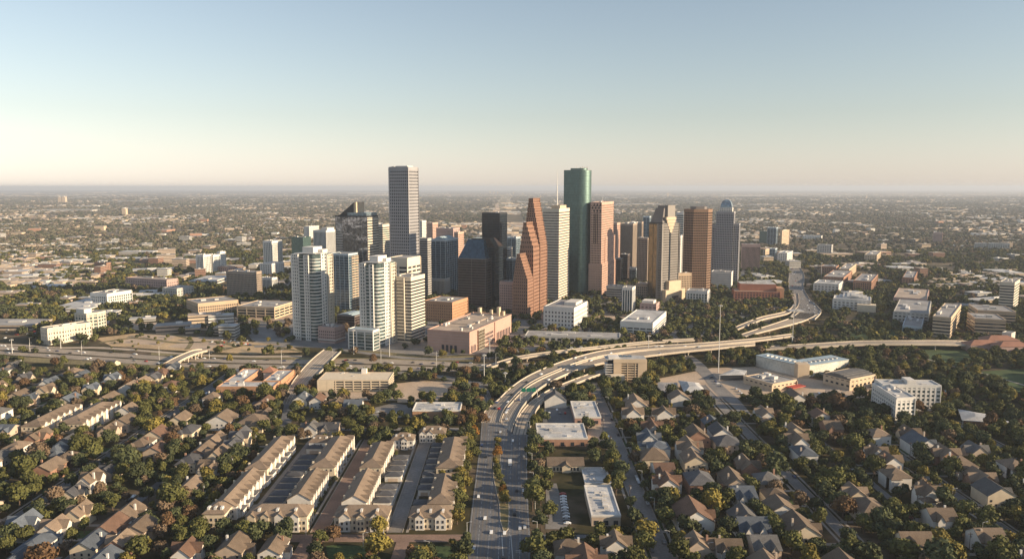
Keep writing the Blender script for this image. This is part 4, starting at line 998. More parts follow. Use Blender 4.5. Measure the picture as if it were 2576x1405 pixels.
def lane_marks_v(T, dk, A, B, lanes, w=.17):
    mb = MB(); k = len(A)
    for j in range(lanes+1):
        t = j/lanes if 0 < j < lanes else (.06 if j == 0 else .94)
        for i in range(k-1):
            p, q = Vector(A[i]).lerp(Vector(B[i]), t), Vector(A[i+1]).lerp(Vector(B[i+1]), t)
            L = (q-p).length; d = (q-p).normalized(); nn = Vector((-d.y, d.x, 0)).normalized()*w/2; up = Vector((0, 0, .06)); s = 0
            while s < L:
                e = L if j in (0, lanes) else min(s+3.5, L)
                a_, b_ = p+d*s+up, p+d*e+up; mb.add([a_+nn, b_+nn, b_-nn, a_-nn], [(0, 3, 2, 1)])
                s = L if j in (0, lanes) else s+9
    T.part('lane_marking', mb, MATS['paint'], dk); T.part('tyre_track', tracks(A, B, lanes), MATS['tyre_track'], dk)

# main avenue
AV_L = [(1166, 1500), (1173, 1404), (1178.6, 1348), (1186, 1278), (1196, 1203), (1207, 1115), (1211, 1062)]
AV_R = [(1337, 1500), (1334, 1404), (1334, 1348), (1330, 1278), (1327, 1203), (1327, 1115), (1329, 1062)]
avA, avB, av = road('main_avenue', AV_L, AV_R, 'asphalt', .14, lanes=6)
# old concrete patch and turn markings near the bottom
mk = MB()
for (u0, v0), (u1, v1) in (((1297, 1383), (1374, 1382)), ((1297, 1387), (1374, 1386)), ((1262, 1340), (1266, 1404)), ((1285, 1345), (1290, 1404))):
    a, b = Vector(G(u0, v0, .2)), Vector(G(u1, v1, .2)); d = (b-a).normalized(); nn = Vector((-d.y, d.x, 0))*.2; mk.add([a+nn, b+nn, b-nn, a-nn], [(0, 3, 2, 1)])
mk.build('stop_line', MATS['paint'], av)
MED = [(1273, 1338), (1279, 1330), (1281, 1290), (1280, 1255), (1268, 1215), (1262, 1180), (1256, 1120), (1251, 1098), (1246, 1110), (1242, 1150), (1240, 1195), (1248, 1235), (1256, 1270), (1258, 1310), (1266, 1335)]
med = flatpoly('planted_median', MED, 'lawn_dry', .3, block='road')
P = [G(u, v)[:2] for u, v in MED]
if sum(P[i-1][0]*P[i][1]-P[i][0]*P[i-1][1] for i in range(len(P))) < 0: P = P[::-1]
I = offset(P, -.35); f = MB()
for i in range(len(P)): f.prism([P[i], P[(i+1) % len(P)], I[(i+1) % len(P)], I[i]], .12, .42)
f.build('kerb', MATS['concrete'], med)
# pavements (axis-aligned streets run away from the camera)
def street(name, x, w, y0, y1, m='asphalt', pave=True, z=.12):
    mb = MB().add([(x-w/2, y0, z), (x+w/2, y0, z), (x+w/2, y1, z), (x-w/2, y1, z)], [(0, 1, 2, 3)])
    o = mb.build(name, MATS[m]); o['kind'] = 'structure'; ROAD.append([(x-w/2-1, y0), (x+w/2+1, y0), (x+w/2+1, y1), (x-w/2-1, y1)])
    if pave:
        for s in (-1, 1):
            a = x+s*(w/2+.25); p = MB().box(a-.25, a+.25, y0, y1, 0, .27); q = p.build('kerb', MATS['pavement'], o)
            a = x+s*(w/2+3.0); p = MB().add([(a-.8, y0, .11), (a+.8, y0, .11), (a+.8, y1, .11), (a-.8, y1, .11)], [(0, 1, 2, 3)]).build('pavement', MATS['pavement'], o)
    return o
def xstreet(name, y, w, x0, x1, m='asphalt', z=.16):
    mb = MB().add([(x0, y-w/2, z), (x1, y-w/2, z), (x1, y+w/2, z), (x0, y+w/2, z)], [(0, 1, 2, 3)])
    o = mb.build(name, MATS[m]); o['kind'] = 'structure'; ROAD.append([(x0, y-w/2-1), (x1, y-w/2-1), (x1, y+w/2+1), (x0, y+w/2+1)]); return o
SX = {'S1': 82, 'S2': 193, 'S3': 290}
street('side_street', 82, 11, 350, 770, 'asphalt_pale'); street('side_street', 193, 7.5, 350, 760, 'asphalt_pale'); street('side_street', 290, 7.5, 350, 640, 'asphalt_pale')
street('alley', 245, 5, 350, 600, 'asphalt_pale', False)
street('side_street', 378, 8, 500, 640, 'asphalt'); 
street('alley', -158.5, 7, 440, 590, 'asphalt_pale', False); street('brick_lane', -113, 9, 425, 590, 'brick_paving'); street('alley', -68.5, 8.5, 425, 590, 'asphalt_pale')
street('side_street', -302, 7.5, 350, 830, 'asphalt'); street('alley', -350, 6, 450, 700, 'asphalt_pale', False); street('side_street', -427, 10, 560, 720, 'asphalt')
street('side_street', -240, 6, 350, 700, 'asphalt', False); street('alley', -390, 5, 560, 820, 'asphalt', False); street('side_street', -480, 8, 640, 830, 'asphalt')
yx = G(1000, 1353)[1]
xstreet('cross_street', yx, 9.5, -128, -24, 'brick_paving')
street('brick_lane', -62, 7.5, 350, yx-4, 'brick_paving', False, .13); street('brick_lane', -116, 9, 350, yx-4, 'brick_paving', False, .13)
xstreet('cross_street', 617, 7, -185, -30, 'asphalt_pale', .15)
xstreet('cross_street', 655, 8, 82, 330, 'asphalt', .17)
xstreet('cross_street', G(1400, 1352)[1], 8, 12, 82, 'asphalt', .17)

# street from the long bridge down to the left of the rows
road('side_street', [(700, 1095), (706, 1060), (712, 1030), (716, 1012)], [(719, 1095), (733, 1060), (739, 1030), (741, 1012)], 'asphalt', .13)
br = [(741, 1015), (764, 982), (788, 955), (812, 930), (836, 905), (858, 884)]; bl = [(712, 1015), (731, 970), (752, 940), (773, 916), (793, 897), (815, 880)]
viaduct('long straight concrete bridge crossing the freeway towards the white apartment towers', bl, br, [.3, 1.5, 5, 7, 7, 6], 3, 4, lm='long bridge over the freeway', pier_every=3)
road('downtown_street', [(815, 880), (840, 862), (868, 838)], [(858, 884), (880, 868), (893, 850)], 'asphalt', .2)
# small arched overpass on the left
viaduct('small curved concrete overpass over the left freeway', [(411, 916), (436, 902), (465, 889), (488, 881), (508, 879)], [(440, 916), (458, 905), (484, 893), (505, 886), (522, 882)], [1.0, 5, 7.5, 7.5, 6], 4, 2, lm='small curved overpass', pier_every=3)

# freeway across the picture
fA = [(-60, 868), (0, 869), (85, 873), (200, 880), (376, 893), (470, 899), (640, 904), (762, 904), (870, 902), (975, 903), (1097, 908), (1223, 914), (1361, 911)]
fB = [(-60, 878), (0, 879), (85, 884), (200, 891), (376, 903), (470, 909), (640, 913), (762, 915), (870, 914), (975, 915), (1097, 919), (1223, 923), (1361, 919)]
gA = [(-60, 881), (0, 882), (85, 887), (200, 894), (376, 906), (470, 912), (640, 916), (762, 918), (870, 917), (975, 918), (1097, 922), (1223, 926), (1361, 922)]
gB = [(-60, 890), (0, 891), (85, 896), (200, 904), (363, 916), (470, 922), (640, 926), (762, 929), (870, 929), (975, 931), (1097, 933), (1223, 932), (1361, 929)]
FW = [road('freeway', fA, fB, 'concrete_road', .2, 6, lanes=4), road('freeway', gA, gB, 'concrete_road', .2, 6, lanes=4)]
road('feeder_road', [(-60, 862), (60, 866), (150, 872), (260, 872), (420, 884), (560, 893), (760, 893)], [(-60, 866), (60, 870), (150, 876), (260, 877), (420, 888), (560, 897), (760, 898)], 'concrete_road', .16, 4)
road('slip_road', [(975, 931), (1060, 938), (1125, 945), (1185, 958), (1222, 975), (1236, 1000), (1234, 1020)], [(975, 937), (1050, 944), (1110, 951), (1165, 964), (1199, 982), (1215, 1000), (1218, 1024)], 'asphalt_pale', .22, 6, lanes=2)
road('slip_road', [(1190, 958), (1270, 965), (1330, 966)], [(1180, 963), (1260, 974), (1330, 978)], 'asphalt_pale', .19, 4)
road('downtown_street', [(640, 868), (800, 868), (960, 890), (1080, 900), (1240, 896), (1400, 884)], [(640, 873), (800, 874), (960, 896), (1080, 905), (1240, 901), (1400, 889)], 'asphalt_pale', .17, 4)

# curved viaducts
# A: left carriageway, B: right carriageway, C: ramp on the lower right
aL = [(1210.5, 1062), (1219, 1035), (1234, 1020), (1251, 1008), (1283, 977), (1325, 948), (1381, 922), (1448, 899), (1524, 881), (1624, 871), (1720, 866), (1806, 860), (1906, 851), (1991, 840)]
aR = [(1257, 1062), (1260, 1050), (1266, 1035), (1277, 1018), (1311, 981), (1345, 957), (1395, 934), (1460, 909), (1530, 892), (1624, 879.5), (1720, 873), (1806, 866), (1906, 857), (1993, 845.5)]
vA = viaduct('long curved elevated highway, upper left carriageway sweeping to the right edge of downtown', aL, aR, [.2, .3, 1, 2.5, 6, 8, 9, 9, 9, 9, 9, 9, 9, 9], 4, 4, lm='upper curved highway', pier_every=3)
bL = [(1259.5, 1062), (1263, 1050), (1270, 1036), (1282, 1019), (1317, 982), (1352, 959), (1402, 936), (1465, 912), (1535, 895), (1625, 882), (1720, 875), (1806, 868.5), (1900, 862)]
bR = [(1287, 1088), (1290, 1074), (1298, 1056), (1313, 1026), (1341, 992), (1373, 967), (1421, 943), (1480, 922), (1549, 907), (1649, 893), (1735, 883), (1810, 876), (1900, 867)]
vB = viaduct('long curved elevated highway, lower right carriageway under the green sign', bL, bR, [.2, .3, 1, 2.5, 6, 8, 9, 9, 9, 9, 9, 9, 8], 4, 4, lm='lower curved highway', pier_every=3)
cL = [(1291, 1092), (1298, 1065), (1306, 1046), (1326, 1020), (1351, 1000), (1386, 979), (1449, 953), (1521, 929), (1600, 915)]
cR = [(1330, 1092), (1338, 1062), (1345, 1042), (1356, 1022), (1376, 1003), (1402, 986), (1455, 962), (1524, 937), (1602, 921)]
vC = viaduct('narrow ramp curving up beside the elevated highways, nearest the stores', cL, cR, [.2, .3, .5, 1.5, 3, 5, 6, 6, 6], 4, 2, lm='narrow curving ramp', pier_every=3)
viaduct('distant slim elevated road winding behind the curved highways', [(1223, 921), (1290, 900), (1361, 888), (1500, 872), (1640, 858), (1745, 852)], [(1235, 924), (1300, 904), (1370, 892), (1505, 876), (1645, 862), (1748, 856)], [1, 5, 7, 7, 7, 7], 4, 1, lm='slim rear elevated road', pier_every=4, thick=1.2)
viaduct('flat highway bridge over the bayou leading to the right edge', [(1926, 872), (2056, 864), (2170, 858), (2300, 857), (2400, 857), (2480, 861)], [(1926, 879), (2056, 873), (2170, 867), (2300, 866), (2400, 867), (2480, 872)], [5, 7, 8, 8, 7, 3], 4, 4, lm='flat bayou bridge', pier_every=4)
ra = [(1838, 828), (1875, 812), (1917, 797), (1971, 785), (1990, 775), (1998, 760), (1990, 738)]; rb = [(1845, 833), (1882, 818), (1922, 803), (1975, 791), (2000, 779), (2010, 762), (2008, 738)]
viaduct('elevated ramp bending up to the wide highway right of downtown, upper one', ra, rb, [2, 6, 7, 7, 7, 7, 6.5], 4, 2, lm='upper bending ramp', pier_every=4, thick=1.2)
ra = [(1850, 846), (1905, 828), (1955, 812), (1990, 799), (2010, 785)]; rb = [(1856, 852), (1910, 837), (1965, 823), (2020, 808), (2060, 790)]
viaduct('elevated ramp bending up to the wide highway right of downtown, lower one', ra, rb, [3, 6, 7, 7, 7], 4, 3, lm='lower bending ramp', pier_every=4, thick=1.2)
HW_L = [(1926, 645), (1950, 655), (1978, 670), (1985, 690), (1983, 712), (1988, 737), (2000, 765), (1998, 785), (1985, 800)]
HW_R = [(1950, 640), (1985, 652), (2012, 672), (2024, 695), (2022, 722), (2034, 748), (2058, 772), (2066, 785), (2050, 803)]
hwA, hwB = viaduct('wide blue-grey highway with many lanes curving away right of downtown', HW_L, HW_R, [1, 2, 3, 4, 5, 6, 7, 7, 7], 5, 10, 'asphalt_pale', lm='wide highway', pier_every=6)
for s in (8, 22, 36): CLEAR.append([(p[0], p[1]-s) for p in hwA]+[(p[0], p[1]-s) for p in hwB[::-1]])
# surface street under the bend and the plaza of lots at right
road('side_street', [(1710, 895), (1735, 918), (1765, 945), (1790, 975), (1830, 1010), (1872, 1050)], [(1740, 893), (1770, 915), (1797, 945), (1825, 975), (1862, 1008), (1892, 1045)], 'asphalt_pale', .21, 5)
flatpoly('paved_lot', [(1640, 955), (1790, 925), (1900, 922), (2060, 955), (2260, 985), (2250, 1000), (1990, 1008), (1850, 1000), (1700, 1005)], 'lot', .06)
flatpoly('paved_lot', [(990, 965), (1050, 958), (1155, 958), (1128, 1008), (1045, 1012), (1000, 1012)], 'lot', .10)
flatpoly('paved_lot', [(795, 985), (1000, 985), (1000, 1006), (790, 1008)], 'lot', .10)
flatpoly('parking_lot', [(1365, 1062), (1370, 1028), (1445, 1025), (1450, 1066)], 'asphalt', .13)
flatpoly('parking_lot', [(1478, 1120), (1478, 1070), (1512, 1066), (1535, 1110)], 'lot', .13)
flatpoly('parking_lot', [(1372, 1330), (1374, 1215), (1400, 1215), (1432, 1330)], 'asphalt_pale', .13)
flatpoly('parking_lot', [(918, 1030), (935, 1048), (1036, 1050), (1036, 1020), (990, 1013)], 'asphalt_pale', .08)
flatpoly('parking_lot', [(476, 1005), (530, 1010), (585, 952), (560, 945)], 'asphalt', .09)
# dry open ground by the left freeway
flatpoly('dry_field', [(240, 850), (340, 838), (420, 838), (540, 852), (730, 868), (760, 885), (640, 890), (430, 880), (280, 870)], 'dry_grass', .04)
flatpoly('bare_lot', [(290, 862), (360, 842), (450, 843), (400, 868)], 'lot', .09); flatpoly('bare_lot', [(420, 872), (500, 846), (560, 848), (530, 880)], 'lot', .09)
for pts, w in (([(250, 862), (340, 850), (450, 862), (540, 858), (600, 872)], 4), ([(560, 880), (620, 868), (700, 874), (760, 884)], 3.5), ([(430, 840), (480, 855), (470, 878)], 3)):
    S = cr([G(u, v)[:2] for u, v in pts], 4); A, B = [], []
    for i, p in enumerate(S):
        q = S[min(i+1, len(S)-1)]; o = S[max(i-1, 0)]; d = Vector((q[0]-o[0], q[1]-o[1])).normalized(); A.append((p[0]-d.y*w, p[1]+d.x*w, .14)); B.append((p[0]+d.y*w, p[1]-d.x*w, .14))
    k = len(A); o = MB().add(A+B, [(i, k+i, k+i+1, i+1) for i in range(k-1)]).build('dirt_track', MATS['lawn_dry']); o['kind'] = 'structure'
flatpoly('dry_verge', [(-60, 890), (376, 916), (760, 930), (760, 938), (360, 925), (-60, 903)], 'lawn_dry', .03)
flatpoly('dry_verge', [(380, 886), (760, 898), (1080, 902), (1220, 908), (1060, 908), (760, 905), (380, 893)], 'lawn_dry', .05)
flatpoly('dry_verge', [(860, 885), (1090, 905), (1330, 905), (1350, 895), (1080, 895), (900, 878)], 'lawn_dry', .045, block=False)
flatpoly('lawn', [(2280, 880), (2330, 868), (2420, 872), (2450, 905), (2430, 922), (2360, 915)], 'lawn', .05); flatpoly('lawn', [(2440, 935), (2600, 925), (2600, 1010), (2500, 975)], 'lawn', .05)
flatpoly('lawn', [(2100, 815), (2260, 818), (2330, 852), (2150, 852)], 'lawn', .05, block=False)
for pts in ([(2290, 890), (2340, 905), (2395, 920), (2460, 935), (2576, 968), (2640, 985)], [(2150, 828), (2200, 838), (2240, 852), (2250, 862)], [(2010, 1005), (2120, 985), (2230, 930), (2100, 880)]):
    W = [G(u, v)[:2] for u, v in pts]; S = cr(W, 4); A, B = [], []
    for i, p in enumerate(S):
        q = S[min(i+1, len(S)-1)]; o = S[max(i-1, 0)]; d = Vector((q[0]-o[0], q[1]-o[1])).normalized(); A.append((p[0]-d.y*1.4, p[1]+d.x*1.4, .12)); B.append((p[0]+d.y*1.4, p[1]-d.x*1.4, .12))
    k = len(A); o = MB().add(A+B, [(i, k+i, k+i+1, i+1) for i in range(k-1)]).build('park_path', MATS['pavement']); o['kind'] = 'structure'
flatpoly('bayou', [(2230, 935), (2330, 960), (2440, 1000), (2600, 1035), (2600, 1050), (2430, 1012), (2320, 970), (2225, 942)], 'water', .03)
flatpoly('lawn', [(825, 1404), (820, 1372), (838, 1370), (950, 1372), (955, 1404)], 'lawn', .05); flatpoly('lawn', [(990, 1404), (1000, 1372), (1130, 1372), (1155, 1385), (1150, 1404)], 'lawn', .05)
flatpoly('lawn', [(1340, 985), (1400, 960), (1500, 945), (1490, 990), (1400, 1005)], 'lawn', .05, block=False)
flatpoly('city_paving', [(640, 862), (1100, 895), (1600, 870), (1960, 815), (1990, 760), (1960, 700), (1900, 640), (1500, 590), (1000, 590), (700, 640), (560, 760)], 'asphalt_pale', .02, block=False)
# a grid of downtown streets and paler blocks
for i, (u, v, w, d) in enumerate(((1100, 850, 30, 25), (1500, 800, 60, 30), (1290, 860, 90, 30), (700, 800, 60, 30), (450, 820, 90, 30))):
    x, y, _ = G(u, v); flatpoly('plaza', [(x-w, y-d), (x+w, y-d), (x+w, y+d), (x-w, y+d)], 'lot', .03+.004*i, world=True, block=False)

# overhead green sign gantry
gx0, gy0, gz = G(1311, 995, 8.2); gx1 = G(1349, 995, 8.2)[0]
T = Thing('sign_gantry', 'green highway sign panels on a steel gantry over the lower curved highway', 'road sign', gx0, gy0)
T.part('beam', MB().bar((gx0-1, gy0, 14), (gx1+1, gy0, 14), .35, 6), MATS['metal_grey'])
for x in (gx0-1, gx1+1): T.part('post', MB().cyl(x, gy0, .4, 0, 14, 8), MATS['metal_grey'])
for k in range(3): a = gx0+(gx1-gx0)*k/3; T.part('sign_panel', MB().box(a+.3, a+(gx1-gx0)/3-.4, gy0-.5, gy0-.25, 12.2, 15.8), MATS['sign_green'])
# ------------------------------------------------------------------ townhouse rows on the left of the avenue
TG = 'townhouse rows left of the avenue'
def row(label, lm, NL, NR, FR, he=8.5, hr=4.2, end='hip', dormers=7, rooft='roof_tan', name='townhouse_row', west=True):
    a, b, c = G(*NL, he), G(*NR, he), G(*FR, he); x0, x1, y0, y1 = a[0], b[0], (a[1]+b[1])/2, c[1]
    T = Thing(name, label, 'townhouses', (x0+x1)/2, (y0+y1)/2, 0, TG); landmark(lm, *PJ((x0+x1)/2, (y0+y1)/2, he))
    W, Rf = MB(), MB()
    if end == 'hip': hip(W, Rf, x0, x1, y0, y1, he, hr, 'y', .5, 1.0)
    else: gable(W, Rf, x0, x1, y0, y1, he, hr, 'y', .5)
    T.part('wall', W, MATS['wall_cream' if end == 'hip' else 'wall_white']); ro = T.part('roof', Rf, MATS[rooft])
    st = (y1-y0)/max(dormers, 1)
    for i in range(dormers):
        yc = y0+st*(i+.55); g, r2 = MB(), MB()
        gable(g, r2, x1-4.2, x1+1.1, yc-st*.2, yc+st*.2, he+1.1, 1.9, 'x', .2, .2)
        d = T.part('front_gable', g, MATS['wall_white']); T.part('gable_roof', r2, MATS[rooft], d)
        if i % 2 == 0: T.part('chimney', MB().box(x0+.4, x0+1.6, yc-.6, yc+.6, he-1, he+2.6), MATS['wall_cream'], ro)
        T.part('fire_wall', MB().box(x1-1.5, x1+.5, yc+st*.36, yc+st*.44, 0, he+1.3), MATS['wall_white'])
    rr = random.Random(int(x0*7))
    windows(T, 's', x0+.8, x1-.8, y0-.08, (2.2, 5.2) if end == 'gable' else (6.6,), w=1.0, h=1.5, step=3.0, rr=rr)
    windows(T, 'e', y0+1, y1-1, x1+.08, (2, 5), w=1.1, h=1.5, step=4.2, rr=rr, skip=.2)
    OCC.append([(x0-1, y0-1), (x1+2, y0-1), (x1+2, y1+1), (x0-1, y1+1)]); return T
def Z(z): return (457.4+z[0]*.2513, 1052+z[1]*.2513)
def Y(z): return (914.7+z[0]*.2513, 1052+z[1]*.2513)
row('townhouse row, upper half of the leftmost line, hipped brown roof', 'upper leftmost townhouse row', Z((640, 500)), Z((850, 510)), Z((1135, 190)))
row('townhouse row, lower half of the leftmost line, brown roof with white party walls', 'lower leftmost townhouse row', Z((330, 850)), Z((520, 905)), Z((815, 550)), end='gable')
row('townhouse row, upper half of the second line, comb of gable shadows on its roof', 'upper second townhouse row', Z((1285, 485)), Z((1525, 495)), Z((1705, 185)))
row('townhouse row, lower half of the second line with a white gable end', 'lower second townhouse row', Z((1055, 810)), Z((1290, 812)), Z((1455, 550)), end='gable')
row('townhouse row, upper half of the third line, hipped roof', 'upper third townhouse row', Z((1780, 490)), Z((2000, 490)), Z((2110, 245)), dormers=6)
row('townhouse row, lower half of the third line with a pinkish gable end', 'lower third townhouse row', Z((1595, 840)), Z((1850, 830)), Z((1960, 555)), end='gable', dormers=6)
row('townhouse row, upper half of the line beside the avenue trees', 'upper avenue-side townhouse row', Y((725, 500)), Y((975, 490)), Y((1010, 195)), dormers=6)
row('townhouse row, lower half of the line beside the avenue trees', 'lower avenue-side townhouse row', Y((640, 860)), Y((885, 850)), Y((950, 560)), dormers=6)
row('long cream townhouse row with white gables among the left trees, right of two', 'long left townhouse row', (148, 1062), (203, 1068), (289, 1012), dormers=8)
row('long brown-roofed townhouse row among the left trees, left of two', 'shaded left townhouse row', (57, 1070), (100, 1074), (196, 1020), dormers=7)
def frontrow(label, lm, uL, uR, veave, vbase, gabs, seed, dep=15, wall='wall_cream'):
    x0, y0, _ = G(uL, vbase); x1 = G(uR, vbase)[0]; he = min(max(zat(veave, y0), 7.5), 11)
    T = Thing('townhouse_block', label, 'townhouses', (x0+x1)/2, y0+dep/2, 0, TG); landmark(lm, (uL+uR)/2, (veave+vbase)/2-20)
    W, Rf = MB(), MB(); hip(W, Rf, x0, x1, y0, y0+dep, he, 4.4, 'x'); ro = None
    T.part('wall', W, MATS[wall]); ro = T.part('roof', Rf, MATS['roof_tan'])
    rr = random.Random(seed)
    for t, w in gabs:
        xc = x0+(x1-x0)*t; g, r2 = MB(), MB(); gable(g, r2, xc-w, xc+w, y0-1.0, y0+dep*.45, he-.1, w*.85, 'y', .35, .25)
        d = T.part('front_gable', g, MATS['wall_white' if rr.random() < .5 else wall]); T.part('gable_roof', r2, MATS['roof_tan'], d)
        windows(T, 's', xc-w+.3, xc+w-.3, y0-1.08, (2.0, 5.2), 1.0, 1.7, 2.0, d)
    windows(T, 's', x0+.5, x1-.5, y0-.08, (2.0, 5.4), 1.0, 1.7, 2.4, rr=rr, skip=.1); windows(T, 'e', y0+1, y0+dep-1, x1+.08, (2, 5.4), 1, 1.7, 3.5)
    for k in range(3): cx = x0+(x1-x0)*(.2+.3*k); T.part('dormer', MB().box(cx-.7, cx+.7, y0+2.2, y0+5, he+1, he+3.2), MATS['wall_white'], ro)
    T.part('plinth', MB().box(x0-.15, x1+.15, y0-.2, y0+dep+.1, 0, .9), MATS['wall_beige'])
    OCC.append([(x0-1, y0-2), (x1+1, y0-2), (x1+1, y0+dep+1), (x0-1, y0+dep+1)]); return T
frontrow('cream three-storey end house with a tall chimney below the leftmost townhouse row', 'cream end house', 512, 566, 1292, 1328, [], 1, 16)
frontrow('cream townhouse front with many tall windows and dormers, the wide left one', 'wide townhouse front', 619, 773, 1297, 1336, [(.1, 2.2), (.32, 2.4), (.55, 2.6), (.8, 2.6)], 2)
frontrow('cream townhouse front with two round-topped gables, the middle one', 'middle townhouse front', 841, 975, 1299, 1335, [(.2, 3.2), (.5, 2.4), (.78, 3.2)], 3)
frontrow('cream townhouse front nearest the avenue trees with big hipped roof', 'avenue-side townhouse front', 1030, 1135, 1300, 1331, [(.25, 2.6), (.75, 3.2)], 4)
frontrow('white townhouse front with dormers at the far end of the avenue-side rows', 'far townhouse front', 1054, 1120, 1094, 1112, [(.15, 2.4), (.42, 2.6)], 5, 12, 'wall_white')
frontrow('brown-roofed cross block joining the upper third townhouse row', 'cross block', 985, 1040, 1116, 1130, [(.6, 2.4)], 6, 12, 'wall_white')
frontrow('dark-roofed white cross block left of the upper second townhouse row', 'white cross block', 778, 830, 1117, 1136, [], 7, 10, 'wall_white')
# rear garages between the rows
rr = random.Random(21)
for x, ys in ((-149.5, range(440, 566, 11)), (-81.5, range(440, 560, 11)), (-57.3, range(446, 575, 12)), (-167.5, range(450, 560, 12))):
    for y in ys:
        if rr.random() < .12: continue
        T = Thing('garage', None, 'garage', x, y, 0, 'rear garages between the townhouse rows', None, 'white garage with dark hipped roof')
        W, Rf = MB(), MB(); w, d = {-149.5: 11.5, -81.5: 11, -57.3: 8, -167.5: 5.5}[x], 7.6; hip(W, Rf, x-w/2, x+w/2, y-d/2, y+d/2, 4.2, 1.7)
        T.part('wall', W, MATS['wall_white']); T.part('roof', Rf, MATS['roof_dark']); OCC.append([(x-w/2-.5, y-d/2-.5), (x+w/2+.5, y-d/2-.5), (x+w/2+.5, y+d/2+.5), (x-w/2-.5, y+d/2+.5)])
        T.part('garage_door', MB().box(x-w*.3, x+w*.3, y-d/2-.1, y-d/2+.1, .1, 2.5), MATS['wall_beige'])
# ------------------------------------------------------------------ detached houses in columns along the streets
rr = random.Random(4)
def inside(x, y, m=110):
    u, v = PJ(x, y); return -m-20 < u < 2576+m+20 and v < 1405+m*2
def hit(x, y, r=6, polys=None):
    for P in (polys if polys is not None else OCC):
        mx = sum(p[0] for p in P)/len(P); my = sum(p[1] for p in P)/len(P)
        if abs(mx-x) > 170 or abs(my-y) > 170: continue
        if pin(x, y, P): return True
        for q in ((x-r, y-r), (x+r, y-r), (x-r, y+r), (x+r, y+r)):
            if pin(q[0], q[1], P): return True
    return False
def pin(x, y, P):
    c = False; j = len(P)-1
    for i in range(len(P)):
        a, b = P[i], P[j]
        if (a[1] > y) != (b[1] > y) and x < (b[0]-a[0])*(y-a[1])/(b[1]-a[1])+a[0]: c = not c
        j = i
    return c
NH = 0
# white three-storey gabled houses in the bottom right block
for i, (u, v) in enumerate(((2205, 1115), (2200, 1165), (2235, 1185), (2285, 1200), (2250, 1222), (2320, 1238), (2330, 1268), (2390, 1290), (2360, 1330), (2430, 1345), (2480, 1385), (1548, 1400))):
    x, y, _ = G(u, v)
    if hit(x, y, 6): continue
    house(x, y, 15, 13 if i % 2 else 15, rr, rr.choice(['hip', 'cross', 'gablex']), rr.choice(ROOFS[:3]), WALLS[0], 8.6)
# bottom-left gabled cluster
for u, v, w, d, f in ((470, 1410, 14, 15, 'cross'), (530, 1408, 13, 15, 'gable'), (590, 1400, 14, 18, 'gable'), (645, 1405, 14, 16, 'cross'), (690, 1400, 12, 18, 'gable'),
                      (1432, 1404, 16, 12, 'hip'), (1750, 1396, 18, 13, 'cross'), (1830, 1402, 14, 12, 'gablex'), (1870, 1325, 16, 15, 'gable'), (1960, 1300, 18, 16, 'gable'),
                      (760, 1020, 14, 18, 'gable'), (800, 1022, 12, 16, 'gable'), (850, 1030, 13, 16, 'cross'), (890, 1035, 16, 14, 'gablex'), (785, 1092, 15, 14, 'cross'), (832, 1090, 15, 14, 'gablex'),
                      (640, 1075, 22, 22, 'hip'), (560, 1072, 20, 22, 'gable')):
    x, y, _ = G(u, v)
    if hit(x, y, 5): continue
    house(x, y, w, d, rr, f, None, WALLS[0] if rr.random() < .5 else None, rr.uniform(5.5, 7))
for xs in (-212, -228, -262, -281, -322, -336, -371, -408, -448, -466, -503, -540, -580, -620):
    y = 372+rr.uniform(0, 12)
    while y < 868:
        x = xs+rr.uniform(-3, 3); u, v = PJ(x, y)
        ok = inside(x, y) and v > 925+0*u and not (u > 470 and v < 1010) and rr.random() < .58
        w, d = rr.uniform(11.5, 15), rr.uniform(14, 22)
        if ok and not hit(x, y, 6.5) and not hit(x, y, 5, ROAD): 
            house(x, y, w, d, rr, detail=v > 1020); NH += 1
        y += rr.uniform(18, 26)
for xs in (44, 60, 108, 131, 170, 150, 219, 264, 268, 312, 336, 356, 404, 425, 450, 480, 520, 560, 600):
    y = 372+rr.uniform(0, 12)
    while y < 735:
        x = xs+rr.uniform(-7, 7); u, v = PJ(x, y)
        lim = 1012 if u < 2150 else 1082
        ok = inside(x, y) and v > lim and rr.random() < (.74 if xs not in (44, 60) else .35)
        w, d = rr.uniform(13, 20), rr.uniform(13, 24)
        if ok and not hit(x, y, 10) and not hit(x, y, 7, ROAD):
            house(x, y, w, d, rr, he=rr.uniform(6.2, 8.6), wall=rr.choice(WALLS[:1]*2+WALLS), detail=v > 1050); NH += 1
        y += rr.uniform(19, 27)
drv, lwn = MB(), MB()
for x, y, w, d in HOMES:
    s = min((-427, -390, -302, -240, -187, 82, 193, 245, 290, 378, -480), key=lambda q: abs(q-x))
    a, b = (x+w/2, s-5) if s > x else (s+5, x-w/2)
    if 2 < b-a < 28:
        yy = y-d*.25; drv.add([(a, yy-1.6, .07), (b, yy-1.6, .07), (b, yy+1.6, .07), (a, yy+1.6, .07)], [(0, 1, 2, 3)])
        if rr.random() < .8: ROAD.append([(a, yy-1.6), (b, yy-1.6), (b, yy+1.6), (a, yy+1.6)])
        if rr.random() < .45: lwn.add([(a, yy+2, .06), (b, yy+2, .06), (b, y+d*.5, .06), (a, y+d*.5, .06)], [(0, 1, 2, 3)])
for m_, n_, k_ in ((drv, 'driveways', 'pavement'), (lwn, 'lawns', 'lawn')):
    o = m_.build(n_, MATS[k_]); o['kind'] = 'structure'
print('houses', NH)
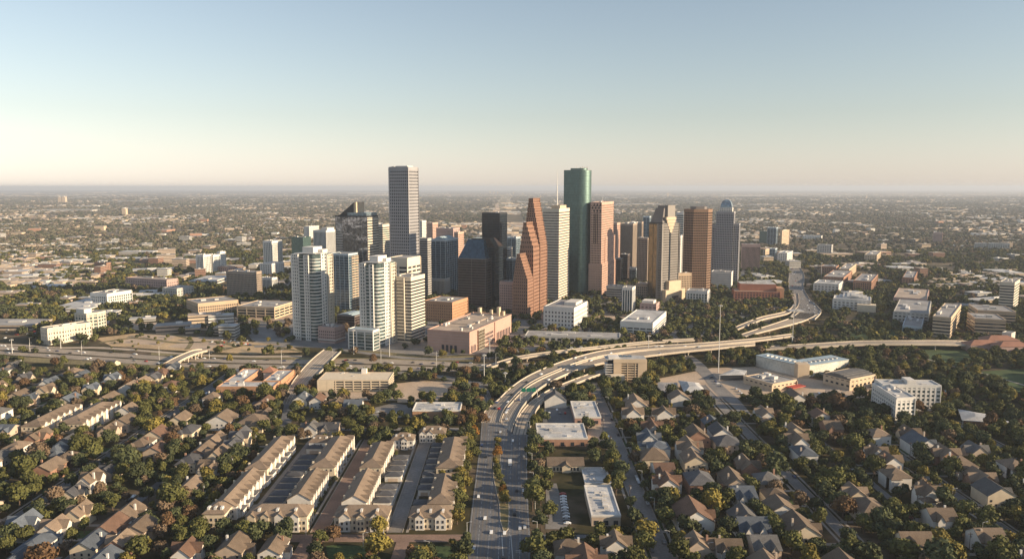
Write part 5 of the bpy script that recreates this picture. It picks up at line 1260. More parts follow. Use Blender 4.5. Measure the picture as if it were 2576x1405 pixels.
# ------------------------------------------------------------------ low buildings of the plain
LOWG = 'low buildings spread over the plain'
def lowrise(x, y, w, d, h, a, m, rm, look, name='low_building', det=True):
    T = Thing(name, None, 'building', x, y, 0, LOWG, None, look)
    ca, sa = math.cos(a), math.sin(a)
    P = [(x+p*ca-q*sa, y+p*sa+q*ca) for p, q in ((-w/2, -d/2), (w/2, -d/2), (w/2, d/2), (-w/2, d/2))]
    T.part('wall', MB().prism(P, 0, h), MATS[m]); T.part('roof', MB().prism(offset(P, .4), h, h+.5), MATS[rm])
    if det:
        nfl = max(1, int(h/4)); f = MB()
        for k in range(nfl): f.prism(offset(P, .12), h*(k+.35)/nfl, h*(k+.7)/nfl)
        T.part('window_band', f, MATS['window_glass'])
        rq = random.Random(int(x)); s, t = rq.uniform(.2, .6), rq.uniform(.2, .6)
        T.part('rooftop_unit', MB().prism(quad(P, s, s+.2, t, t+.2), h+.4, h+2.5), MATS['roof_unit'])
    OCC.append(offset(P, 2)); return T
LOOK = [('wall_white', 'roof_white', 'white'), ('warm_tan', 'roof_tanflat', 'tan'), ('wall_beige', 'roof_grey', 'beige'), ('wall_brick', 'roof_tanflat', 'brick'), ('grey_wall', 'roof_white', 'pale grey'), ('warm_tan', 'roof_white', 'sunlit tan')]
rr = random.Random(9); NB = 0; tries = 0
while NB < 290 and tries < 9000:
    tries += 1
    if rr.random() < .62: u, v = rr.uniform(-10, 760), 555+(rr.random()**.8)*295
    elif rr.random() < .8: u, v = rr.uniform(1880, 2590), 560+(rr.random()**1.2)*250
    else: u, v = rr.uniform(700, 1900), rr.uniform(556, 600)
    if u > 1880 and v > 700 and rr.random() < .6: continue
    if u < 760 and v > 700 and rr.random() < .72: continue
    x, y, _ = G(u, v); big = rr.random()
    w, d = (rr.uniform(18, 40), rr.uniform(14, 30)) if big < .6 else (rr.uniform(45, 110), rr.uniform(25, 55))
    if v < 600: w *= 1.3; d *= 1.3
    h = rr.uniform(4, 9) if rr.random() < .72 else rr.uniform(10, 22)
    if h > 10: w = min(w, 45); d = min(d, 25)
    if hit(x, y, max(w, d)*.55) or hit(x, y, max(w, d)*.5, ROAD) or hit(x, y, 4, LOTS): continue
    m, rm, c = rr.choice(LOOK); a = math.radians(rr.choice([0, 21, 21, 90, 5]))
    lowrise(x, y, w, d, h, a, m, rm, f"{c} {'mid-rise' if h > 10 else ('warehouse' if big >= .6 else 'flat-roofed')} building", det=v > 600); NB += 1
print('low', NB)
# everything smaller and farther: one mass
mb = {k: MB() for k in range(3)}
for i in range(24000):
    y = 1500*math.exp(rr.random()*2.75); x = rr.uniform(-.75, .75)*y; u, v = PJ(x, y)
    dens = mnoise.noise(Vector((x*.0011, y*.0007, 3)))
    if dens < -.12+.16*rr.random() or (v > 640 and not (u < 650 or u > 2000)): continue
    if y < 3200 and (hit(x, y, 8) or hit(x, y, 8, ROAD)): continue
    s = 1 if y < 4000 else 1.7; w, d, h = rr.uniform(9, 26)*s, rr.uniform(9, 22)*s, rr.uniform(4, 8)
    if rr.random() < .12: w *= 3; d *= 2
    mb[i % 3].obox((x, y), rr.choice((0, .37)), w, d, 0, h)
for k, m in enumerate(('roof_white', 'warm_tan', 'roof_tanflat')):
    o = mb[k].build('distant_buildings', MATS[m]); tag(o, ('sprawl of tiny white', 'sprawl of tiny tan', 'sprawl of tiny brownish')[k]+' buildings fading over the far plain', 'building', None, 'stuff')
# ------------------------------------------------------------------ trees
def leafmat(name, cols, rnd=.22):
    m, nt, b = nodes(name); N, L = nt.nodes, nt.links
    b.inputs['Roughness'].default_value = .85; b.inputs['Specular IOR Level'].default_value = .15
    tc = N.new('ShaderNodeTexCoord'); nz = N.new('ShaderNodeTexNoise'); nz.inputs['Scale'].default_value = .42; nz.inputs['Detail'].default_value = 4
    L.new(tc.outputs['Object'], nz.inputs['Vector'])
    r = N.new('ShaderNodeValToRGB'); e = r.color_ramp.elements; e[0].position = .3; e[1].position = .7
    e[0].color = (*cols[0], 1); e[1].color = (*cols[1], 1); L.new(nz.outputs[0], r.inputs[0])
    oi = N.new('ShaderNodeObjectInfo'); mr = N.new('ShaderNodeMapRange'); mr.inputs[3].default_value = 1-rnd; mr.inputs[4].default_value = 1+rnd; L.new(oi.outputs['Random'], mr.inputs[0])
    vm = N.new('ShaderNodeVectorMath'); vm.operation = 'SCALE'; L.new(r.outputs[0], vm.inputs[0]); L.new(mr.outputs[0], vm.inputs['Scale']); L.new(vm.outputs[0], b.inputs['Base Color'])
    b.inputs['Subsurface Weight'].default_value = 0
    MATS[name] = m; return m
LEAF = {'dark green': ((.032, .042, .02), (.10, .108, .046)), 'olive green': ((.05, .056, .018), (.14, .135, .042)), 'golden green': ((.10, .09, .022), (.25, .195, .05)),
        'rust brown': ((.09, .052, .028), (.18, .11, .055)), 'orange': ((.16, .075, .02), (.30, .15, .035)), 'grey brown': ((.10, .07, .045), (.19, .135, .085))}
for k, c in LEAF.items(): leafmat('leaf_'+k.replace(' ', '_'), c)
def crown(rng, r, hgt, trunk, n_lobe=11, leaves=620, size=1.0, core=True, seedv=0):
    """uneven crown: lobes round an ellipsoid, each covered in small leaf clumps that stick out, over a dark inner mass"""
    mb = MB(); lobes = []
    for i in range(n_lobe):
        a = rng.uniform(0, 2*PI); e = rng.uniform(-.35, 1.0); rad = r*rng.uniform(.25, .72)*math.cos(e*1.1)
        lobes.append((Vector((rad*math.cos(a), rad*math.sin(a), trunk+hgt*(.42+.38*math.sin(e)))), r*rng.uniform(.3, .5)))
    lobes.append((Vector((0, 0, trunk+hgt*.5)), r*.62))
    if core:
        for c, q in lobes:
            q *= .74; n = 6
            vs = [c+Vector((0, 0, q*.8))]; 
            for lat in (.45, -.45):
                for k in range(n):
                    t = 2*PI*k/n+lat; z = math.sin(lat*1.4); w = math.cos(lat*1.2)*rng.uniform(.8, 1.1); vs.append(c+Vector((q*w*math.cos(t), q*w*math.sin(t), q*z*.8)))
            vs.append(c-Vector((0, 0, q*.7)))
            fs = [(0, 1+k, 1+(k+1) % n) for k in range(n)]+[(1+k, 7+k, 7+(k+1) % n, 1+(k+1) % n) for k in range(n)]+[(13, 7+(k+1) % n, 7+k) for k in range(n)]
            mb.add(vs, fs)
    tot = sum(q*q for _, q in lobes)
    for c, q in lobes:
        for _ in range(int(leaves*q*q/tot)):
            d = Vector((rng.gauss(0, 1), rng.gauss(0, 1), rng.gauss(.25, 1))).normalized(); p = c+d*q*rng.uniform(.72, 1.12); p.z = c.z+(p.z-c.z)*.85
            if p.z < trunk*.8: continue
            t = (d+Vector((rng.uniform(-.8, .8), rng.uniform(-.8, .8), rng.uniform(-.8, .8)))).normalized(); x = t.orthogonal().normalized(); x.rotate(__import__('mathutils').Quaternion(t, rng.uniform(0, 6.3))); y = t.cross(x)
            s = size*rng.uniform(.6, 1.25)
            mb.add([p+x*s*.62, p+y*s*.5+x*s*.1, p-x*s*.6+y*s*.12, p-y*s*.55], [(0, 1, 2, 3)])
    return mb
def trunk_mb(rng, r, trunk, hgt):
    mb = MB().cyl(0, 0, .42*r/6, -.3, trunk+hgt*.25, 7, .24*r/6)
    for i in range(4):
        a = rng.uniform(0, 6.3); z = trunk*rng.uniform(.7, 1); L = r*.55
        mb.bar((0, 0, z), (L*math.cos(a), L*math.sin(a), z+hgt*.35), .16*r/6, 5, .06)
    return mb
rt = random.Random(3)
SHAPE = []      # (crown mesh per colour, trunk mesh)
dims = [(6, 9, 2.6), (5.2, 8, 2.4), (6.8, 9.5, 3), (4.6, 10.5, 2.2), (5.8, 7.5, 2.5), (4, 7, 2)]
for i, (r, hg, tr) in enumerate(dims):
    cm = crown(rt, r, hg, tr, 11 if i != 5 else 7, 760, 1.15); d = {}
    for k in LEAF: d[k] = cm.mesh('crown', MATS['leaf_'+k.replace(' ', '_')])
    SHAPE.append((d, trunk_mb(rt, r, tr, hg).mesh('trunk', MATS['bark']), (r, hg, tr)))
PROB_L = ['dark green']*9+['olive green']*10+['golden green']*3+['rust brown']*2+['grey brown']*3
PROB_R = ['dark green']*10+['olive green']*9+['golden green']*2+['rust brown']*1+['grey brown']*1
# candidate spots -----------------------------------------------------------
CELL = 4.0; GX0, GX1, GY0, GY1 = -1700, 1700, 330, 2500
NXg, NYg = int((GX1-GX0)/CELL), int((GY1-GY0)/CELL)
MASK = np.zeros((NXg, NYg), bool)
def stamp(P, grow):
    xs = [p[0] for p in P]; ys = [p[1] for p in P]
    i0, i1 = int((min(xs)-GX0-grow)/CELL), int((max(xs)-GX0+grow)/CELL)+1; j0, j1 = int((min(ys)-GY0-grow)/CELL), int((max(ys)-GY0+grow)/CELL)+1
    for i in range(max(i0, 0), min(i1, NXg)):
        for j in range(max(j0, 0), min(j1, NYg)):
            x, y = GX0+(i+.5)*CELL, GY0+(j+.5)*CELL
            if pin(x, y, P) or (grow and any(pin(x+a, y+b, P) for a, b in ((grow, 0), (-grow, 0), (0, grow), (0, -grow)))): MASK[i, j] = True
for P in OCC: stamp(P, 1.5)
for P in ROAD: stamp(P, 1.0)
for P in LOTS: stamp(P, 0)
for P in CLEAR: stamp(P, 0)
for a, b in ((-171, -126), (-101, -52)): stamp([(a, 428), (b, 428), (b, 574), (a, 574)], 0)
def free(x, y):
    i, j = int((x-GX0)/CELL), int((y-GY0)/CELL)
    if 0 <= i < NXg and 0 <= j < NYg: return not MASK[i, j]
    return True
def dens(u, v, x, y):
    n = mnoise.noise(Vector((x*.008, y*.008, 1.7)))
    if v > 1000: return .97
    if v > 935: return .82+n*.4
    if 860 < v <= 935: return (.06 if u < 1250 else (.55 if u < 1700 else .85)+n*.3)
    if 700 < v <= 860 and u > 1640: return .56+n*.8
    if 700 < v <= 860 and 1320 < u <= 1640: return .45+n*.4
    if 805 < v <= 860 and u < 720: return .25+n*.9
    if 720 < v <= 860 and u < 720: return .62+n*.9
    if v > 700 and 720 <= u <= 1320: return .22+n*.3
    if 600 < v <= 720 and (u < 720 or u > 1880): return .36+n*1.1
    if v > 600: return .15
    return .6+n*.9
stamp([(28, 425), (62, 425), (62, 690), (28, 690)], 0)
cands = []
rs = random.Random(77); used = {}
def tryspot(x, y, gap):
    k = (int(x//gap), int(y//gap))
    for i in (-1, 0, 1):
        for j in (-1, 0, 1):
            for q in used.get((k[0]+i, k[1]+j, gap), ()):
                if (q[0]-x)**2+(q[1]-y)**2 < (gap*.82)**2: return False
    used.setdefault((k[0], k[1], gap), []).append((x, y)); return True
# planned trees: median, avenue edge, street sides
plan = []
for z in ((1345, 215), (1345, 260), (1350, 310), (1345, 350), (1320, 440), (1330, 490), (1340, 540), (1365, 590), (1385, 660), (1400, 710), (1410, 770), (1415, 830)):
    u, v = Y(z); x, y, _ = G(u, v+8); plan.append((x, y, .62, 'golden green' if z[1] in (440, 770, 830, 215) else ('orange' if z[1] in (310, 350, 710) else 'olive green')))
for i in range(16):
    yy = 436+i*11.5; plan.append((-34+rs.uniform(-2, 2), yy, rs.uniform(.8, 1.15), 'olive green' if i % 3 else 'golden green'))
    if i < 14: plan.append((-40+rs.uniform(-1, 1), yy+5, .7, 'olive green'))
for u, v, k in ((1215, 1068, 'rust brown'), (1196, 1100, 'orange'), (1380, 1300, 'olive green'), (1360, 1270, 'dark green'), (1372, 1240, 'olive green'), (1355, 1205, 'dark green'), (1362, 1330, 'dark green'), (1350, 1380, 'dark green'), (840, 1362, 'rust brown'), (950, 1350, 'golden green'), (1345, 1120, 'dark green'), (1349, 1060, 'golden green'), (1310, 948, 'olive green'),
                (1955, 1055, 'grey brown'), (2545, 1190, 'rust brown'), (1815, 1250, 'rust brown'), (1770, 1215, 'rust brown'), (2010, 1060, 'grey brown')):
    x, y, _ = G(u, v); plan.append((x, y, 1.0, k))
for i in range(34):
    x, y, _ = G(rs.uniform(280, 740), rs.uniform(846, 884)); plan.append((x, y, rs.uniform(.25, .6), rs.choice(['olive green', 'golden green', 'dark green'])))
for yy in range(440, 570, 13):
    for xx in (-122.5, -104, -87): plan.append((xx+rs.uniform(-1, 1), yy+rs.uniform(-4, 4), rs.uniform(.25, .5), rs.choice(['olive green', 'dark green', 'golden green'])))
TREES = []
for x, y, s, k in plan:
    TREES.append((x, y, s, k)); tryspot(x, y, 9.0)
y = 345.0
while y < 900:
    W_ = .72*y+170
    for _ in range(int(1.9*W_*2*8/50)):
        yy = y+rs.uniform(0, 8); x = rs.uniform(-W_, W_); u, v = PJ(x, yy)
        if v > 1600 or not free(x, yy) or rs.random() > dens(u, v, x, yy)*1.0: continue
        if not tryspot(x, yy, 9.0): continue
        TREES.append((x, yy, (rs.uniform(.55, 1.2) if x < 0 else rs.uniform(.6, 1.25))*(1.3 if rs.random() < .15 else 1) if v > 935 else rs.uniform(.65, 1.2), rs.choice(PROB_L if x < -30 else PROB_R)))
    y += 8
print('near trees', len(TREES))
# individual trees: the 300 that show largest
def vis(t):
    u, v = PJ(t[0], t[1], 5); return -20 < u < 2596 and v < 1425
ins = sorted([t for t in TREES if vis(t)], key=lambda t: t[1]-60*t[2])
IND = ins[:300]; REST = [t for t in TREES if t not in set(IND)]
ADJ = ['round', 'broad', 'spreading', 'tall narrow', 'low wide', 'small']
src = {}
for x, y, s, k in IND:
    i = rs.randrange(6) if s > .6 else 5
    r_, h_, t_ = SHAPE[i][2]
    root = bpy.data.objects.new('tree', None); C.objects.link(root); root.location = (x, y, 0); root.rotation_euler = (0, 0, rs.uniform(0, 6.28)); root.scale = (s*rs.uniform(.92, 1.08), s, s*rs.uniform(.88, 1.12))
    a = bpy.data.objects.new('crown', SHAPE[i][0][k]); C.objects.link(a); a.parent = root
    b = bpy.data.objects.new('trunk', SHAPE[i][1]); C.objects.link(b); b.parent = root
    pend(root, f'{ADJ[i]} {k} tree', x, y, 'tree', 'trees among the houses')

# scattered masses through geometry nodes
def hidden_collection(name, meshes):
    c = bpy.data.collections.new(name)
    for me in meshes:
        o = bpy.data.objects.new(me.name, me); c.objects.link(o)
    return c
def scatter(name, label, pts, coll):
    """pts: (x, y, z, scale, rot, index)"""
    me = bpy.data.meshes.new(name); me.from_pydata([p[:3] for p in pts], [], []); 
    a = me.attributes.new('sc', 'FLOAT_VECTOR', 'POINT'); a.data.foreach_set('vector', [c for p in pts for c in p[3]])
    a = me.attributes.new('rot', 'FLOAT_VECTOR', 'POINT'); a.data.foreach_set('vector', [c for p in pts for c in (0, 0, p[4])])
    a = me.attributes.new('idx', 'INT', 'POINT'); a.data.foreach_set('value', [p[5] for p in pts])
    o = bpy.data.objects.new(name, me); C.objects.link(o)
    ng = bpy.data.node_groups.new(name+'_nodes', 'GeometryNodeTree')
    ng.interface.new_socket('Geometry', in_out='INPUT', socket_type='NodeSocketGeometry'); ng.interface.new_socket('Geometry', in_out='OUTPUT', socket_type='NodeSocketGeometry')
    N, L = ng.nodes, ng.links; gi = N.new('NodeGroupInput'); go = N.new('NodeGroupOutput'); ip = N.new('GeometryNodeInstanceOnPoints')
    ci = N.new('GeometryNodeCollectionInfo'); ci.inputs['Collection'].default_value = coll; ci.inputs['Separate Children'].default_value = True; ci.inputs['Reset Children'].default_value = True
    def na(n, t):
        q = N.new('GeometryNodeInputNamedAttribute'); q.data_type = t; q.inputs['Name'].default_value = n; return q.outputs['Attribute']
    e2r = N.new('FunctionNodeEulerToRotation'); L.new(na('rot', 'FLOAT_VECTOR'), e2r.inputs[0])
    ip.inputs['Pick Instance'].default_value = True
    L.new(gi.outputs[0], ip.inputs['Points']); L.new(ci.outputs[0], ip.inputs['Instance']); L.new(na('idx', 'INT'), ip.inputs['Instance Index']); L.new(e2r.outputs[0], ip.inputs['Rotation']); L.new(na('sc', 'FLOAT_VECTOR'), ip.inputs['Scale'])
    L.new(ip.outputs[0], go.inputs[0]); md = o.modifiers.new('scatter', 'NODES'); md.node_group = ng
    tag(o, label, 'trees', None, 'stuff'); return o
KEYS = list(LEAF)
nearm, order = [], []
for i in range(6):
    for k in KEYS:
        me = SHAPE[i][0][k].copy(); me.name = f'tree_{i:02d}_{KEYS.index(k)}'; nearm.append(me)
nearcoll = hidden_collection('tree_kinds', nearm)
scatter('leafy_trees', 'leafy trees filling the gaps between houses, roads and parks', [(x, y, -.8, (s, s, s*rs.uniform(.9, 1.1)), rs.uniform(0, 6.28), rs.randrange(6)*6+KEYS.index(k)) for x, y, s, k in REST], nearcoll)
# mid and far woods with simpler clumps
rm_ = random.Random(31); midm = []
for i in range(5):
    c = crown(rm_, 6.5, 8.5, .6, 7, 150, 2.2)
    for j, k in enumerate(('dark green', 'olive green', 'grey brown', 'golden green')): me = c.mesh(f'wood_{i}_{j}', MATS['leaf_'+k.replace(' ', '_')]); midm.append(me)
midcoll = hidden_collection('wood_kinds', midm)
pts = []; y = 900.0
def kindmix(): return rs.choice([0, 0, 0, 0, 0, 1, 1, 1, 1, 1, 1, 2, 3])
while y < 2400:
    W_ = .74*y+170
    for _ in range(int(W_*2*10/90)):
        yy = y+rs.uniform(0, 10); x = rs.uniform(-W_, W_); u, v = PJ(x, yy)
        if not free(x, yy) or rs.random() > dens(u, v, x, yy)*1.35 or not tryspot(x, yy, 10.0): continue
        s = rs.uniform(.75, 1.35); pts.append((x, yy, -.6, (s, s, s*rs.uniform(.8, 1.1)), rs.uniform(0, 6.28), rs.randrange(5)*4+kindmix()))
    y += 10
print('mid trees', len(pts))
scatter('city_woods', 'trees between the low buildings round and beyond downtown', pts, midcoll)
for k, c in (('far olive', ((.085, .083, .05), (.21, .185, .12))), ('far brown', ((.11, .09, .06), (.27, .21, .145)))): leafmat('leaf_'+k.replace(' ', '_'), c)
farm = []; c = [crown(rm_, 6.5, 8.5, .6, 6, 110, 2.4) for _ in range(3)]
for i in range(3):
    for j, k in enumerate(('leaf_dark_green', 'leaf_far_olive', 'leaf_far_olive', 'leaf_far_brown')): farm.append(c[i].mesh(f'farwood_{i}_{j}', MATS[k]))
farcoll = hidden_collection('far_wood_kinds', farm)
pts = []
for i in range(60000):
    yy = 2350*math.exp(rs.random()*1.95); x = rs.uniform(-.74, .74)*yy
    n = mnoise.noise(Vector((x*.0016, yy*.0009, 9)))+.35*mnoise.noise(Vector((x*.006, yy*.004, 2)))
    if n < -.12+.3*rs.random()-.05: 
        if rs.random() < .75: continue
    u, v = PJ(x, yy)
    if 1222 < u < 1325 and abs(u-1272) < (v-482)*.62+4: continue
    g = 1.2+(yy/2350-1)*.55; s = rs.uniform(.8, 1.3)*g
    pts.append((x, yy, -1.5, (s*1.25, s*1.25, min(s, 1.5)*rs.uniform(.7, 1.05)), rs.uniform(0, 6.28), rs.randrange(12)))
scatter('far_woods', 'far woods covering the plain out to the horizon haze', pts, farcoll)
# ------------------------------------------------------------------ ground
def groundmat():
    m, nt, b = nodes('ground'); N, L = nt.nodes, nt.links; b.inputs['Roughness'].default_value = 1; b.inputs['Specular IOR Level'].default_value = .05
    tc = N.new('ShaderNodeTexCoord')
    def nz(s, d=4, sx=1, sy=1):
        mp = N.new('ShaderNodeMapping'); mp.inputs['Scale'].default_value = (sx, sy, 1); L.new(tc.outputs['Object'], mp.inputs[0])
        n = N.new('ShaderNodeTexNoise'); n.inputs['Scale'].default_value = s; n.inputs['Detail'].default_value = d; L.new(mp.outputs[0], n.inputs['Vector']); return n.outputs[0]
    def ramp(f, a, c, p0, p1):
        r = N.new('ShaderNodeValToRGB'); e = r.color_ramp.elements; e[0].position = p0; e[1].position = p1; e[0].color = (*a, 1); e[1].color = (*c, 1); L.new(f, r.inputs[0]); return r.outputs[0]
    def mix(f, a, c):
        q = N.new('ShaderNodeMix'); q.data_type = 'RGBA'; L.new(f, q.inputs[0]); L.new(a, q.inputs[6]); L.new(c, q.inputs[7]); return q.outputs[2]
    grass = ramp(nz(.05), (.030, .032, .015), (.075, .062, .032), .35, .65)
    dirt = ramp(nz(.09), (.08, .063, .042), (.17, .13, .09), .3, .7)
    near = mix(ramp(nz(.018, 3), (0, 0, 0), (1, 1, 1), .5, .62), grass, dirt)
    wood = ramp(nz(.012, 6), (.08, .072, .048), (.25, .195, .135), .36, .68)
    open_ = ramp(nz(.0045, 5, 1, .6), (.17, .14, .10), (.46, .37, .27), .35, .7)
    far = mix(ramp(nz(.0011, 6, 1, .45), (0, 0, 0), (1, 1, 1), .55, .64), wood, open_)
    sp = N.new('ShaderNodeSeparateXYZ'); L.new(tc.outputs['Object'], sp.inputs[0])
    mr = N.new('ShaderNodeMapRange'); mr.inputs[1].default_value = 900; mr.inputs[2].default_value = 2000; L.new(sp.outputs[1], mr.inputs[0])
    L.new(mix(mr.outputs[0], near, far), b.inputs['Base Color'])
    MATS['ground'] = m; return m
groundmat()
E = 52000
MBg = MB().add([(-E, -600, 0), (E, -600, 0), (E, E, 0), (-E, E, 0)], [(0, 1, 2, 3)])
o = MBg.build('ground', MATS['ground']); o['kind'] = 'structure'
# far channel with two pale roads running to the horizon, seen between the towers
flatpoly('far_road', [(1268, 568), (1250, 500), (1246, 494), (1244, 494), (1240, 500), (1226, 568)], 'lot', .3, block=False)
flatpoly('far_road', [(1320, 530), (1284, 487), (1281, 487), (1312, 530)], 'lot', .3, block=False)
flatpoly('far_canal', [(1300, 527), (1278, 489), (1250, 489), (1240, 527)], 'lawn_dry', .25, block=False)
# far pale strips: airfields and big sheds
rr = random.Random(8)
for i in range(46):
    v = 474+(rr.random()**1.4)*60; u = rr.uniform(0, 2576); x, y, _ = G(u, v); w = y*rr.uniform(.006, .035); d = y*rr.uniform(.004, .02)
    T = Thing('distant_shed', None, 'building', x, y, 0, 'pale sheds far out on the plain', None, 'pale long shed at the horizon')
    T.part('wall', MB().box(x-w, x+w, y, y+d, 0, rr.uniform(7, 13)), MATS[rr.choice(['roof_white', 'wall_white', 'warm_tan'])]); T.part('roof', MB().box(x-w-1, x+w+1, y-1, y+d+1, 13.2, 14.5), MATS['roof_white'])
for u, v, h in ((1233, 486, 60), (1243, 487, 50), (1252, 487, 48), (1292, 488, 50), (1315, 490, 40), (1400, 494, 45), (150, 510, 55), (160, 510, 62), (312, 542, 40), (1360, 497, 36), (1680, 494, 55), (2180, 500, 40)):
    x, y, _ = G(u, v); T = Thing('distant_tower', None, 'office tower', x, y, 0, 'tiny towers near the horizon', None, 'tiny sunlit tower near the horizon')
    T.part('wall', MB().box(x-h*.35, x+h*.35, y, y+h*.7, 0, h*1.25), MATS['warm_tan']); T.part('roof_house', MB().box(x-h*.15, x+h*.15, y+h*.1, y+h*.5, h*1.25, h*1.4), MATS['wall_white'])

# ------------------------------------------------------------------ poles, lamps, wires
def mast(label, u, vt, vb, ring=True):
    x, y, _ = G(u, vb); h = zat(vt, y); T = Thing('high_mast_light', label, 'light mast', x, y, 0, 'tall highway light masts')
    T.part('pole', MB().cyl(x, y, .5, 0, h, 8, .25), MATS['pole_pale'])
    f = MB().cyl(x, y, 1.9, h-1.2, h-.6, 10)
    for k in range(6): a = k*PI/3; f.cyl(x+2*math.cos(a), y+2*math.sin(a), .45, h-1.8, h-.7, 6)
    T.part('lamp_ring', f, MATS['metal_grey'])
for lab, u, vt, vb in (('very tall light mast right of the tan office with open decks', 1807, 766, 936), ('tall light mast where the slip road meets the curved highway', 1218, 890, 960), ('light mast standing by the right bend of the highway', 1993, 765, 867),
                       ('light mast beyond the tan office with open decks', 1631, 842, 893), ('light mast in front of the pink brick hall', 1232, 850, 905), ('light mast near the long bridge end', 890, 828, 890), ('light mast by the highway beyond the domed tower', 2065, 660, 705),
                       ('light mast left of the white parking garage', 1437, 872, 902), ('light mast just left of the curved highway top', 1461, 870, 898), ('light mast on the left freeway verge', 31, 852, 888), ('light mast in front of the wavy cream apartments', 153, 850, 876),
                       ('light mast between the slip roads', 1271, 935, 965), ('tan-topped mast beside the bayou bridge', 1992, 845, 872), ('light mast by the left bridge parapet', 980, 842, 896)): mast(lab, u, vt, vb)
rr = random.Random(12)
def lamp(x, y, h=9, arm=1):
    T = Thing('street_lamp', None, 'street lamp', x, y, 0, 'street lamps along the roads', None, 'slim pale street lamp')
    T.part('pole', MB().cyl(x, y, .2, 0, h, 6, .12), MATS['pole_pale']); T.part('arm', MB().bar((x, y, h-.1), (x+arm*2.2, y, h+.4), .1, 5), MATS['pole_pale']); T.part('lamp_head', MB().box(x+arm*1.8, x+arm*2.9, y-.25, y+.25, h+.2, h+.5), MATS['metal_grey'])
for A, B, o in FW:
    for i in range(4, len(A)-3, 7): lamp(A[i][0], A[i][1]+5, 11, 1)
for y in range(420, 620, 38): lamp(14.5, y, 9, -1)
for y in range(410, 700, 46): lamp(88.8, y, 8, -1)
for u, v in ((1160, 1404), (1175, 1350), (914, 1378), (1080, 1400), (965, 1340), (770, 1345), (2395, 1262), (2540, 1300), (2470, 1350), (1780, 1404)): x, y, _ = G(u, v); lamp(x, y, 9, rr.choice((-1, 1)))
def utility(x, y):
    T = Thing('utility_pole', None, 'utility pole', x, y, 0, 'wooden utility poles along the streets', None, 'brown utility pole with crossarm')
    T.part('pole', MB().cyl(x, y, .22, 0, 12, 6, .15), MATS['bark']); T.part('crossarm', MB().box(x-1.3, x+1.3, y-.1, y+.1, 10.8, 11.1), MATS['bark']); T.part('transformer', MB().cyl(x+.5, y, .35, 9, 10.2, 8), MATS['metal_grey'])
for x, ys in ((75.2, range(420, 700, 48)), (252, range(400, 600, 55)), (-198, range(470, 640, 50)), (-345, range(480, 700, 60)), (297, range(430, 640, 60))):
    for y in ys: utility(x, y)

# ------------------------------------------------------------------ vehicles
CARC = [('white', (.75, .75, .73)), ('silver', (.45, .46, .47)), ('black', (.02, .02, .022)), ('grey', (.16, .165, .17)), ('red', (.35, .03, .02)), ('dark blue', (.03, .05, .12))]
mat('tyre', (.02, .02, .02), .9); mat('car_glass', (.02, .025, .03), .08, spec=.7); mat('hub', (.4, .4, .4), .4, metal=.6)
for n, c in CARC: mat('car_'+n, c, .3, spec=.5, var=.02)
def car_body():
    prof = [(-2.2, .35), (-2.25, .75), (-1.95, .95), (-1.35, 1.0), (-.85, 1.42), (.75, 1.45), (1.25, 1.02), (2.1, .88), (2.25, .6), (2.2, .35)]
    mb = MB(); n = len(prof)
    def hw(z): return .9 if z < 1.05 else .72
    vs = [(-hw(z), y, z) for y, z in prof]+[(hw(z), y, z) for y, z in prof]
    mb.add(vs, [tuple(range(n)), tuple(range(2*n-1, n-1, -1))]+[(i, n+i, n+(i+1) % n, (i+1) % n) for i in range(n)])
    return mb
def car_glass():
    prof = [(-1.28, 1.03), (-.84, 1.36), (.72, 1.38), (1.18, 1.04)]; n = 4
    hw = lambda z: .87 if z < 1.1 else .74
    return MB().add([(-hw(z)-.01, y, z) for y, z in prof]+[(hw(z)+.01, y, z) for y, z in prof], [(0, 1, 2, 3), (7, 6, 5, 4), (0, 4, 5, 1), (2, 6, 7, 3)])
BODY = {n: car_body().mesh('body', MATS['car_'+n]) for n, c in CARC}; GL = car_glass().mesh('cabin_glass', MATS['car_glass'])
wm = MB().bar((-.12, 0, 0), (.12, 0, 0), .34, 12); WH = wm.mesh('wheel', MATS['tyre'])
def car(x, y, ang, z=.2, detail=True, where='parked'):
    n = rr.choice([c[0] for c in CARC]+['white', 'white', 'silver', 'black'])
    root = bpy.data.objects.new('car', None); C.objects.link(root); root.location = (x, y, z); root.rotation_euler = (0, 0, ang)
    a = bpy.data.objects.new('body', BODY[n]); C.objects.link(a); a.parent = root; g = bpy.data.objects.new('cabin_glass', GL); C.objects.link(g); g.parent = root
    if detail:
        for sx in (-.82, .82):
            for sy in (-1.35, 1.4): w = bpy.data.objects.new('wheel', WH); C.objects.link(w); w.parent = root; w.location = (sx, sy, .34)
    pend(root, f'{n} car '+where, x, y, 'car', 'cars parked and driving', z)
def along(A, B, n, lanes, z=None, d0=.05, detail=False):
    k = len(A)
    for _ in range(n):
        i = rr.randrange(2, k-2); t = (rr.randrange(lanes)+.5)/lanes; f = rr.random(); p = Vector(A[i]).lerp(Vector(B[i]), t); q = Vector(A[i+1]).lerp(Vector(B[i+1]), t); c = p.lerp(q, f); d = q-p
        car(c.x, c.y, math.atan2(d.y, d.x)-PI/2+(PI if rr.random() < .0 else 0), c.z+.1, detail, 'driving')
along(FW[0][0], FW[0][1], 46, 4); along(FW[1][0], FW[1][1], 40, 4); along(hwA, hwB, 50, 10); along(vA[0], vA[1], 16, 4); along(vB[0], vB[1], 14, 4); along(avA, avB, 9, 6, detail=True)
for (u, v) in ((1204, 1250), (1212, 1120), (1300, 1235), (1290, 1110), (1222, 1150), (1236, 1340), (1308, 1330), (1192, 1380), (1318, 1150)): x, y, _ = G(u, v); car(x, y, 0, .2, True, 'driving')
for i in range(11):   # lot by the long pale roofs
    x, y, _ = G(1418, 1228); car(x-1.5+rr.uniform(-.3, .3), 470-i*4.4+10, PI/2, .2)
